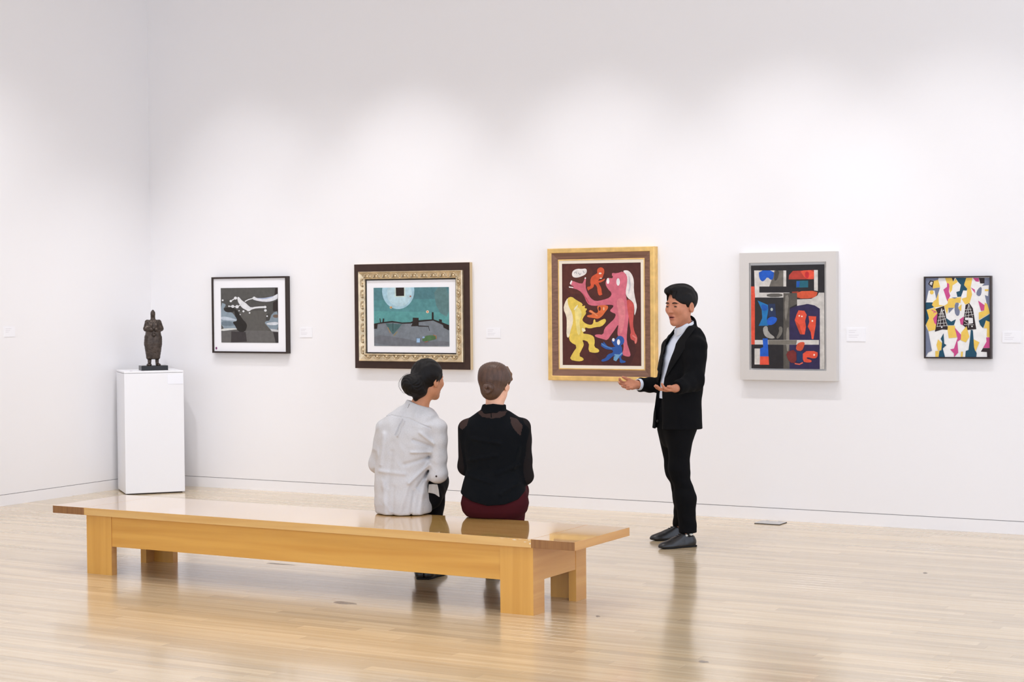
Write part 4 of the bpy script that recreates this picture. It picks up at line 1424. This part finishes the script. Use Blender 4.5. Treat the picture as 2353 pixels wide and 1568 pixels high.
# trousers --------------------------------------------------------------
def trousers(P):
    d = zloft(P, [(Z(1030), X(1553, 1030), .01, .085, .065), (Z(1008), X(1554, 1008), .01, .125, .098), (Z(985), X(1556, 985), 0, .150, .118), (Z(935), X(1558, 935), 0, .140, .112)], AXB, 2.3, .03)
    tl, tr = an_l + V3(.0, 0, -.01), an_r + V3(0, 0, -.01)
    a = chain(P, [hip_l, kn_l, ca_l, tl], [.096, .062, .064, .060], .05)
    b = chain(P, [hip_r, kn_r, ca_r, tr], [.092, .060, .060, .054], .05)
    a = smax(a, F32(Z(1222)) - P[:, 2], .004)
    b = smax(b, F32(Z(1222)) - P[:, 2], .004)
    for kn, fl_ in ((kn_l, a), (kn_r, b)):
        pass
    d = smin(smin(d, a, .03), b, .012)
    fold = .003 * np.sin(70 * P[:, 2] + 20 * P[:, 0]) * np.exp(-((P[:, 2] - Z(1110)) / .07) ** 2)
    fold2 = .0025 * np.sin(60 * P[:, 2] + 35 * P[:, 0]) * np.exp(-((P[:, 2] - Z(1200)) / .05) ** 2)
    return d + fold + fold2


man.part('trousers', sdf_mesh('trousers', trousers, (-.32, -.25, .05), (.28, .32, 1.05), .0052), M_suit)
sl = shoe(man, heel_l, (-.90, -.42), .288, None, M_leather, M_sole)
sr = shoe(man, heel_r, (-.96, -.28), .288, None, M_leather, M_sole)
M_dots = mat('white_dot', (232, 232, 222), 0.8, 0.2)
for an, heel, fdir, dots in ((an_l, heel_l, (-.90, -.42), ((1564.5, 1228.5), (1577, 1231), (1588, 1228.5))), (an_r, heel_r, (-.96, -.28), ((1551.5, 1217),))):
    f2 = np.array([fdir[0], fdir[1], 0.0])
    base = heel + f2 * .060 + np.array([0, 0, .05])
    def sock(P, base=base, an=an):
        return cone(P, base, np.asarray(an, float) + np.array([0, 0, .02]), .033, .034)
    sk = man.part('sock', sdf_mesh('sock', sock, base - .1, base + np.array([.1, .1, .16]), .004), M_sole)
    for k, (px, py) in enumerate(dots):
        best = None
        for w in np.linspace(float(an[1]) - .09, float(an[1]) + .06, 60):
            p = A_(px, py, w)
            if sock(p[None])[0] < 0.001:
                best = p
                break
        if best is None:
            continue
        little(man, 'dot', lambda P, p=best: ell(P, p, (.0125, .008, .0085)), best, .02, M_dots, sk, .0025)

# ============================ seated women, seen from behind
SEAT = BZ


def cut_bench(person, P, d, k=.008):
    xw = person.root[0] + P[:, 0] * RH[0] + P[:, 1] * FH[0]
    yw = person.root[1] + P[:, 0] * RH[1] + P[:, 1] * FH[1]
    inside = np.maximum(P[:, 2] - F32(SEAT + .0018), (yw - (BY + BW + .012 + (xw - BX) * BYAW)).astype(F32))
    return smax(d, -inside, k)


def seated_legs(P, hips, knees, ankles, rad, k=.03):
    d = None
    for h_, kn, an in zip(hips, knees, ankles):
        e = chain(P, [h_, kn, an], rad, k)
        d = e if d is None else smin(d, e, .015)
    return d


# ---------------------------- woman in a pale linen blouse
c0 = on_plane(932, 1187, 2, SEAT)
w1 = Person(c0[:2] + FH[:2] * .125)
B1 = w1.at
z1 = lambda py, w=0.0: float(B1(930, py, w)[2])
x1 = lambda px, py, w=0.0: float(B1(px, py, w)[0])
hc1 = B1(984, 875, .03)
Rh1 = frame((.66, .74, -.06))
HS1 = .96
sh1l, el1l, wr1l = B1(883, 986, .07), B1(868, 1066, .12), B1(930, 1105, .34)
sh1r, el1r, wr1r = B1(1008, 986, -.04), B1(1006, 1088, -.04), B1(1006, 1098, .22)
hipz = SEAT + .095
hips1 = [V3(-.075, .05, hipz), V3(.078, .045, hipz)]
knees1 = [V3(.07, .40, .53), V3(.150, .33, .56)]
ank1 = [V3(.068, .150, .10), V3(.125, .145, .10)]


def w1_body(P):
    d = head_sdf(P, hc1, Rh1, HS1)
    d = smin(d, cone(P, B1(962, 935, .01), B1(977, 900, .015), .052, .050), .025)
    tor = zloft(P, [(SEAT + .05, 0, .02, .13, .09), (z1(1080), x1(925, 1080), .02, .115, .075), (z1(1000), x1(938, 1000), .02, .13, .08), (z1(950), x1(952, 950), .02, .10, .06), (z1(932), x1(958, 932), .02, .055, .045)], 0, 2.3, .03)
    d = smin(d, tor, .03)
    d = smin(d, chain(P, [sh1l, el1l, wr1l], [.042, .034, .024]), .02)
    d = smin(d, chain(P, [sh1r, el1r, wr1r], [.042, .034, .024]), .02)
    d = smin(d, seated_legs(P, hips1, knees1, ank1, [.07, .045, .03]), .02)
    for an in ank1:
        d = smin(d, cone(P, an, an + V3(.02, .08, -.06), .028, .018), .02)
    d = smin(d, hand_sdf(P, wr1l, (.55, .6, -.2), (.2, -.2, -1), (.5, .5, .5), curl=(15, 25, 20), s=.9), .012)
    d = smin(d, hand_sdf(P, wr1r, (-.55, .6, -.2), (-.2, -.2, -1), (-.5, .5, .5), curl=(15, 25, 20), s=.9), .012)
    return d


M_skin1 = mat('skin_tan', (198, 136, 100), 0.55, 0.35, var=(40, 0.08))
w1.make(sdf_mesh('person', w1_body, (-.30, -.22, .03), (.36, .58, 1.40), .005), 'seated woman in pale linen blouse with dark hair in a loose bun', M_skin1)


def w1_hair(P):
    q = ((P - hc1) @ Rh1) / HS1
    x, y, z = q[:, 0], q[:, 1], q[:, 2]
    d = ell(q, (-.016, 0, .040), (.108, .090, .098))
    line = np.interp(x, [-.12, -.075, -.045, -.022, -.008, .012, .03, .06, .09], [-.10, -.105, -.088, -.045, -.010, -.022, -.012, .03, .09]).astype(F32)
    d = smax(d, (line + .004 * np.sin(200 * x + 90 * z) - z) * .75, .012)
    d = smax(d, -ell(np.stack([x, np.abs(y), z], 1), (-.004, .096, -.034), (.016, .022, .020)), .006)
    fl_ = np.sin(170 * y + 60 * z + 40 * x)
    d = (d + .0014 * fl_ + .0008 * np.sin(330 * y - 120 * z)) * HS1
    bc = B1(947, 884, -.075)
    qb = P - bc
    bun = ell(P, bc, (.066, .056, .064))
    ang = np.arctan2(qb[:, 2], qb[:, 0])
    rr = np.sqrt((qb * qb).sum(1))
    bun = bun + .0022 * np.sin(ang * 3 + 150 * rr) + .0016 * np.sin(ang * 11 + 4 * np.sin(90 * qb[:, 1]))
    bun = smin(bun, ell(P, B1(962, 900, -.05), (.050, .044, .034)), .03)
    d = smin(d, bun, .035)
    nape = cone(P, B1(960, 903, -.030), B1(955, 917, -.035), .036, .014)
    return smin(d, nape, .03)


w1h = w1.part('hair', sdf_mesh('hair', w1_hair, hc1 + V3(-.24, -.17, -.17), hc1 + V3(.16, .16, .17), .0042), mat('dark_brown_hair', (13, 9, 8), 0.55, 0.22, bump=(200, 0.5), stretch=(1, 1, .2)))
for k in range(2):      # loose wisps round the bun
    pts = []
    for j in range(9):
        t = math.radians(100 + 17 * j + 6 * k)
        pts.append(B1(945 - 4 * k * .3 + (27 + k * 1.2) * math.cos(t), 884 - (27 - k * 4) * math.sin(t), -.09 - .006 * k))
    w1.part('wisp', tube('wisp', pts, [.0005, .0008, .0009, .0009, .0009, .0009, .0008, .0007, .0005]), M_hair_blk, w1h)

ROWS1 = [(SEAT + .002, x1(927, 1186), .02, .168, .140), (SEAT + .07, x1(925, 1155), .02, .170, .142), (z1(1120), x1(922, 1120), .02, .163, .126), (z1(1080), x1(922, 1080), .02, .160, .116),
         (z1(1040), x1(929, 1040), .02, .168, .118), (z1(1000), x1(938, 1000), .02, .180, .118), (z1(975), x1(943, 975), .02, .186, .108), (z1(957), x1(947, 957), .02, .165, .092),
         (z1(943), x1(951, 943), .018, .122, .076), (z1(931), x1(955, 931), .015, .080, .062)]


def w1_torso(P):
    return zloft(P, ROWS1, -.30, 2.3, .02)


def folds(P, M, specs, wlim=.05):
    """ridges (height > 0) or grooves (height < 0) along lines given in picture points"""
    u, z = P[:, 0], P[:, 2]
    acc = np.zeros(len(P), F32)
    front = 1 / (1 + np.exp(np.clip((P[:, 1] - wlim) / .02, -30, 30)))
    for a, b, wd, h_ in specs:
        pa, pb = M(*a, -.1), M(*b, -.1)
        dd = seg2(u, z, (pa[0], pa[2]), (pb[0], pb[2]))
        acc += h_ * np.exp(-(dd / wd) ** 2)
    return 1.5 * acc * front


F1 = [((928, 968), (913, 1003), .005, .0075), ((924, 966), (908, 1001), .004, -.0060), ((868, 966), (898, 957), .0025, -.003), ((898, 957), (940, 963), .0025, -.003), ((940, 963), (990, 985), .0025, -.003),
      ((996, 1020), (965, 995), .010, .006), ((992, 1028), (950, 1012), .010, -.006), ((990, 1040), (945, 1040), .009, .006), ((988, 1052), (930, 1068), .012, -.006),
      ((985, 1070), (940, 1110), .012, .007), ((984, 1085), (960, 1120), .009, -.006), ((940, 1110), (918, 1180), .016, .006), ((975, 1110), (965, 1180), .012, .006), ((952, 1130), (945, 1180), .010, -.005),
      ((880, 1000), (872, 1070), .012, .005), ((900, 1040), (892, 1120), .015, -.005), ((880, 1110), (884, 1180), .014, .005), ((905, 1120), (903, 1180), .010, -.004), ((870, 1085), (930, 1090), .012, .005)]


def w1_blouse(P):
    d = w1_torso(P)
    d = smin(d, cone(P, B1(955, 938, .015), B1(959, 924, .01), .070, .064), .02)
    hole = cone(P, B1(962, 940, .02), B1(972, 900, .03), .056, .060)
    d = smax(d, -hole, .005)
    top = z1(917) - .34 * (P[:, 0] - x1(926, 917))
    d = smax(d, (P[:, 2] - top) * .9, .004)
    al = chain(P, [sh1l, el1l, wr1l], [.050, .050, .044], .03)
    cr = el1r + (wr1r - el1r) * .62
    ar = chain(P, [sh1r, el1r, cr], [.054, .054, .050], .03)
    ar = ar + sleeve_waves(P, sh1r, el1r, .0018, 55)
    d = smin(d, al, .035)
    d = smin(d, ar, .030)
    d = smax(d, F32(SEAT + .003) - P[:, 2], .004)
    side = [B1(*p)[[0, 2]] for p in ((996, 1196), (994, 1150), (990, 1132), (1040, 1120), (1040, 1196))]
    d = smax(d, -smax(poly2(P[:, 0], P[:, 2], side), -P[:, 1] - .2, .003), .004)
    d = d - folds(P, B1, F1)
    d = d + .0015 * np.sin(50 * P[:, 2] + 30 * P[:, 0]) * np.sin(43 * P[:, 0] - 17 * P[:, 2])
    return smax(d, F32(SEAT + .0025) - P[:, 2], .003)


M_linen = mat('pale_linen', (201, 199, 199), 0.9, 0.15, bump=(320, 0.25), var=(160, 0.05), crumple=(10, 0.03))
bl1 = w1.part('blouse', sdf_mesh('blouse', w1_blouse, (-.30, -.20, SEAT - .01), (.34, .42, 1.16), .005), M_linen)
M_linen2 = mat('pale_linen_tail', (200, 194, 186), 0.9, 0.15, bump=(170, 0.35))


def tail(P):
    pl = [B1(*p)[[0, 2]] for p in ((986, 1112), (1006, 1112), (1009, 1125), (1011, 1141), (1000, 1135), (984, 1131))]
    return smax(poly2(P[:, 0], P[:, 2], pl), np.abs(P[:, 1] + .035 + .015 * np.sin(70 * P[:, 0])) - .004, .003)


w1.part('blouse_tail', sdf_mesh('blouse_tail', tail, B1(975, 1150, -.09), B1(1020, 1100, .05), .003), M_linen2, bl1)


def on_back(fn, M, px, py):
    for w in np.linspace(-.3, .3, 400):
        p = M(px, py, w)
        if fn(p[None])[0] < 0:
            return p
    return M(px, py, 0)


p = on_back(w1_blouse, B1, 1002.5, 1095)
little(w1, 'button', lambda P: ell(P, p, (.0062, .004, .0062)), p, .016, mat('dark_button', (52, 36, 26), 0.4, 0.4), bl1, .002)
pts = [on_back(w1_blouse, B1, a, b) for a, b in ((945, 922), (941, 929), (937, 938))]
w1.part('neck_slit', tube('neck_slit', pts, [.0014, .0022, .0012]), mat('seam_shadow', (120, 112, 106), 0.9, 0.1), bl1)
M_char = mat('charcoal_trousers', (18, 18, 21), 0.85, 0.15, bump=(200, 0.2))


def w1_trousers(P):
    d = zloft(P, [(SEAT + .002, .0, .03, .145, .100), (SEAT + .08, 0, .03, .142, .098), (SEAT + .20, -.005, .03, .12, .085)], -.30, 2.4, .03)
    d = smin(d, seated_legs(P, hips1, knees1, ank1, [.084, .078, .050]), .03)
    d = smin(d, cone(P, hips1[1] + V3(.055, .05, -.0), knees1[1] + V3(.005, -.06, .015), .080, .086), .03)
    d = smax(d, F32(.075) - P[:, 2], .004) + .002 * np.sin(60 * P[:, 1] + 30 * P[:, 2])
    return cut_bench(w1, P, d)


w1.part('trousers', sdf_mesh('trousers', w1_trousers, (-.28, -.16, .05), (.36, .56, .80), .006), M_char)
for an, dr in ((ank1[0], (-.05, .99)), (ank1[1], (.45, .89))):
    hp = np.array([an[0] - dr[0] * .055, an[1] - dr[1] * .055, 0.0])
    shoe(w1, hp, dr, .25, None, M_leather, M_sole)

# ---------------------------- woman in a black sheer-shouldered top
c0 = on_plane(1137, 1195, 2, SEAT)
w2 = Person(c0[:2] + FH[:2] * .125)
B2 = w2.at
z2 = lambda py, w=0.0: float(B2(1137, py, w)[2])
x2 = lambda px, py, w=0.0: float(B2(px, py, w)[0])
hc2 = B2(1138, 883, .02)
Rh2 = frame((.42, .90, -.04))
HS2 = .98
sh2l, el2l, wr2l = B2(1074, 985, .05), B2(1073, 1072, .10), B2(1110, 1105, .32)
sh2r, el2r, wr2r = B2(1198, 984, -.02), B2(1203, 1092, .02), B2(1185, 1106, .26)
hips2 = [V3(-.085, .05, hipz), V3(.085, -.01, hipz)]
knees2 = [V3(.03, .43, .52), V3(.12, .39, .52)]
ank2 = [V3(-.03, .37, .10), V3(.090, .175, .10)]


def w2_body(P):
    d = head_sdf(P, hc2, Rh2, HS2)
    d = smin(d, cone(P, B2(1136, 945, .01), B2(1138, 905, .01), .054, .052), .025)
    tor = zloft(P, [(SEAT + .05, 0, .02, .13, .09), (z2(1080), x2(1137, 1080), .02, .115, .075), (z2(1000), x2(1137, 1000), .02, .13, .08), (z2(962), x2(1137, 962), .02, .11, .06), (z2(945), x2(1137, 945), .02, .055, .045)], 0, 2.3, .03)
    d = smin(d, tor, .03)
    d = smin(d, chain(P, [sh2l, el2l, wr2l], [.040, .034, .024]), .02)
    d = smin(d, chain(P, [sh2r, el2r, wr2r], [.040, .034, .024]), .02)
    d = smin(d, seated_legs(P, hips2, knees2, ank2, [.07, .045, .03]), .02)
    for an in ank2:
        d = smin(d, cone(P, an, an + V3(.0, .08, -.06), .028, .018), .02)
    d = smin(d, hand_sdf(P, wr2l, (.55, .6, -.2), (.2, -.2, -1), (.5, .5, .5), curl=(15, 25, 20), s=.9), .012)
    d = smin(d, hand_sdf(P, wr2r, (-.55, .6, -.2), (-.2, -.2, -1), (-.5, .5, .5), curl=(15, 25, 20), s=.9), .012)
    return d


M_skin2 = mat('skin_fair', (232, 178, 148), 0.55, 0.35, var=(40, 0.06))
w2.make(sdf_mesh('person', w2_body, (-.30, -.22, .03), (.32, .58, 1.40), .005), 'seated woman in black top with sheer shoulders and brown hair pinned up', M_skin2)


def w2_hair(P):
    q = ((P - hc2) @ Rh2) / HS2
    x, y, z = q[:, 0], q[:, 1], q[:, 2]
    d = ell(q, (-.012, 0, .034), (.110, .098, .092))
    d = smin(d, ell(q, (-.036, 0, .082), (.066, .074, .040)), .04)
    d = smin(d, ell(q, (-.060, 0, -.045), (.042, .060, .050)), .04)
    line = np.interp(x, [-.12, -.075, -.04, -.012, .0, .03, .06, .1], [-.098, -.112, -.102, -.050, -.012, -.004, .035, .08]).astype(F32)
    line = np.where(y > .02, np.minimum(line, -.05 + np.maximum(0, x) * 1.2), line)
    d = smax(d, (line - z) * .75, .012)
    ys = np.stack([x, -y, z], 1)
    d = smax(d, -ell(ys, (-.002, .094, -.014), (.020, .020, .028)), .006)
    bc = B2(1122, 893, -.095)
    qb = P - bc
    rr = np.sqrt(qb[:, 0] ** 2 + qb[:, 2] ** 2)
    ang = np.arctan2(qb[:, 2], qb[:, 0])
    comb = .0006 * np.sin(ang * 70 + 5 * np.sin(40 * rr)) * np.clip(rr / .04, 0, 1)
    d = (d + comb) * HS2
    cen = B2(1121, 894, -.098)
    qb = P - cen
    ang = np.arctan2(qb[:, 2], qb[:, 0])
    bun = np.sqrt((np.sqrt(qb[:, 0] ** 2 + qb[:, 2] ** 2) - .0165) ** 2 + (qb[:, 1] * .9) ** 2) - (.0150 + .0022 * np.sin(ang * 3 + .6))
    bun = bun + .0012 * np.sin(ang * 4 + 260 * np.sqrt(qb[:, 0] ** 2 + qb[:, 2] ** 2) + 120 * qb[:, 1])
    return smin(d, bun, .010)


M_hair2 = mat('brown_hair', (80, 56, 43), 0.45, 0.4, bump=(160, 0.5), var=(70, 0.3), stretch=(1, 1, .25))
w2h = w2.part('hair', sdf_mesh('hair', w2_hair, hc2 + V3(-.16, -.17, -.17), hc2 + V3(.16, .16, .17), .0042), M_hair2)
pts = [B2(1165, 845, .05), B2(1173.5, 860, .06), B2(1175, 872, .065), B2(1170, 881, .065)]
w2.part('fringe_lock', sdf_mesh('fringe_lock', lambda P: chain(P, pts, [.008, .007, .006, .003], .01), *bounds(pts, .025), .003), mat('blonde_lock', (120, 88, 62), 0.45, 0.4, bump=(160, 0.4)), w2h)

ROWS2 = [(SEAT + .06, x2(1134, 1170), .02, .205, .156), (z2(1140), x2(1134, 1140), .02, .198, .150), (z2(1110), x2(1134, 1110), .02, .180, .132), (z2(1078), x2(1136, 1078), .02, .160, .110), (z2(1040), x2(1137, 1040), .02, .176, .112),
         (z2(1000), x2(1137, 1000), .02, .192, .112), (z2(980), x2(1137, 980), .02, .194, .104), (z2(965), x2(1137, 965), .02, .168, .090), (z2(953), x2(1136, 953), .018, .118, .074), (z2(942), x2(1135, 942), .015, .080, .062)]
F2 = [((1085, 1010), (1150, 1020), .012, .004), ((1080, 1060), (1140, 1048), .012, .004), ((1190, 1070), (1140, 1090), .012, .005), ((1075, 1095), (1130, 1110), .012, .004), ((1190, 1110), (1150, 1135), .012, .005), ((1195, 1030), (1180, 1080), .01, .004)]


def w2_top(P):
    d = zloft(P, ROWS2, -.22, 2.3, .02)
    hem = np.interp(P[:, 0], [x2(1050, 1130), x2(1062, 1138), x2(1085, 1150), x2(1120, 1156), x2(1160, 1152), x2(1190, 1143), x2(1215, 1118)],
                    [z2(1126), z2(1136), z2(1148), z2(1157), z2(1154), z2(1144), z2(1120)]).astype(F32)
    d = smax(d, (hem - P[:, 2]) * .9, .004)      # shirt-tail curve
    d = smin(d, cone(P, B2(1134, 950, .015), B2(1136, 936, .01), .070, .062), .02)
    hole = cone(P, B2(1137, 950, .015), B2(1139, 905, .015), .054, .056)
    d = smax(d, -hole, .005)
    top = z2(927.5) - .18 * np.abs(P[:, 0] - x2(1132, 927))
    d = smax(d, (P[:, 2] - top) * .9, .004)
    al = chain(P, [sh2l, el2l, wr2l], [.056, .050, .040], .03)
    ar = chain(P, [sh2r, el2r, wr2r], [.058, .054, .042], .03) + sleeve_waves(P, sh2r, el2r, .002, 50)
    d = smin(d, al, .016)
    d = smin(d, ar, .016)
    return d - folds(P, B2, F2)


M_top = mat('black_crepe', (7, 10, 14), 0.9, 0.15, bump=(220, 0.25))
M_sheer = mat('sheer_black_voile', (58, 44, 40), 0.85, 0.15, bump=(260, 0.2))
M_sleeve = mat('sheer_black_sleeve', (26, 21, 21), 0.85, 0.15, bump=(260, 0.2))
me = sdf_mesh('blouse', w2_top, (-.30, -.20, SEAT + .02), (.32, .40, 1.16), .0042)
for m_ in (M_top, M_sheer, M_sleeve):
    me.materials.append(m_)
c = face_centres(me).astype(F32)
mi = np.zeros(len(c), np.int32)


def px_poly(M, pts):
    return [M(*p, -.06)[[0, 2]] for p in pts]


arm = (np.minimum(chain(c, [sh2l, el2l, wr2l], [.056, .050, .040], .03), chain(c, [sh2r, el2r, wr2r], [.058, .054, .042], .03)) < .006)
body_d = zloft(c, ROWS2, -.22, 2.3, .02)
mi[arm & (body_d > .012)] = 2
for pl in (((1097, 946), (1165, 946), (1160, 955), (1150, 960), (1130, 962), (1108, 959), (1099, 952)), ((1172, 958), (1188, 963), (1201, 978), (1196, 1002), (1184, 990), (1175, 975)), ((1055, 972), (1062, 966), (1078, 960), (1072, 980), (1062, 990), (1055, 985))):
    mi[(poly2(c[:, 0], c[:, 2], px_poly(B2, pl)) < 0) & (c[:, 1] < .06)] = 1
me.polygons.foreach_set('material_index', mi)
top2 = w2.part('blouse', me, None)
pts = [on_back(w2_top, B2, a, b) for a, b in ((1128, 943), (1128.5, 950), (1129, 960))]
w2.part('back_placket', tube('back_placket', pts, .003), M_top, top2)


def w2_collar(P):
    c0_, c1_ = B2(1134, 949, .015), B2(1137, 925, .01)
    d = np.abs(cone(P, c0_, c1_, .074, .061)) - .004
    top = z2(927) - .14 * np.abs(P[:, 0] - x2(1133, 927))
    return smax(smax(d, (P[:, 2] - top) * .9, .003), (top - .052 - P[:, 2]) * .9, .003)


w2.part('collar', sdf_mesh('collar', w2_collar, (-.14, -.14, .98), (.14, .16, 1.14), .004), M_top, top2)
M_maroon = mat('maroon_trousers', (62, 19, 24), 0.9, 0.1, bump=(200, 0.2))


def w2_trousers(P):
    d = zloft(P, [(SEAT - .012, x2(1137, 1196), .02, .150, .108), (SEAT + .010, x2(1137, 1192), .02, .170, .122), (SEAT + .035, x2(1137, 1180), .02, .190, .138), (SEAT + .08, x2(1137, 1165), .02, .200, .144), (SEAT + .13, x2(1137, 1145), .02, .188, .130), (SEAT + .18, x2(1138, 1122), .02, .165, .110), (SEAT + .23, x2(1138, 1105), .02, .14, .09)], -.15, 2.4, .022)
    d = smin(d, seated_legs(P, hips2, knees2, ank2, [.092, .076, .050]), .03)
    d = cut_bench(w2, P, d)
    return smax(d, F32(.075) - P[:, 2], .004)


w2.part('trousers', sdf_mesh('trousers', w2_trousers, (-.28, -.17, .05), (.28, .56, .72), .006), M_maroon)
for an, dr in ((ank2[0], (.25, .97)), (ank2[1], (.35, .94))):
    hp = np.array([an[0] - dr[0] * .055, an[1] - dr[1] * .055, 0.0])
    shoe(w2, hp, dr, .25, None, M_leather, M_sole)
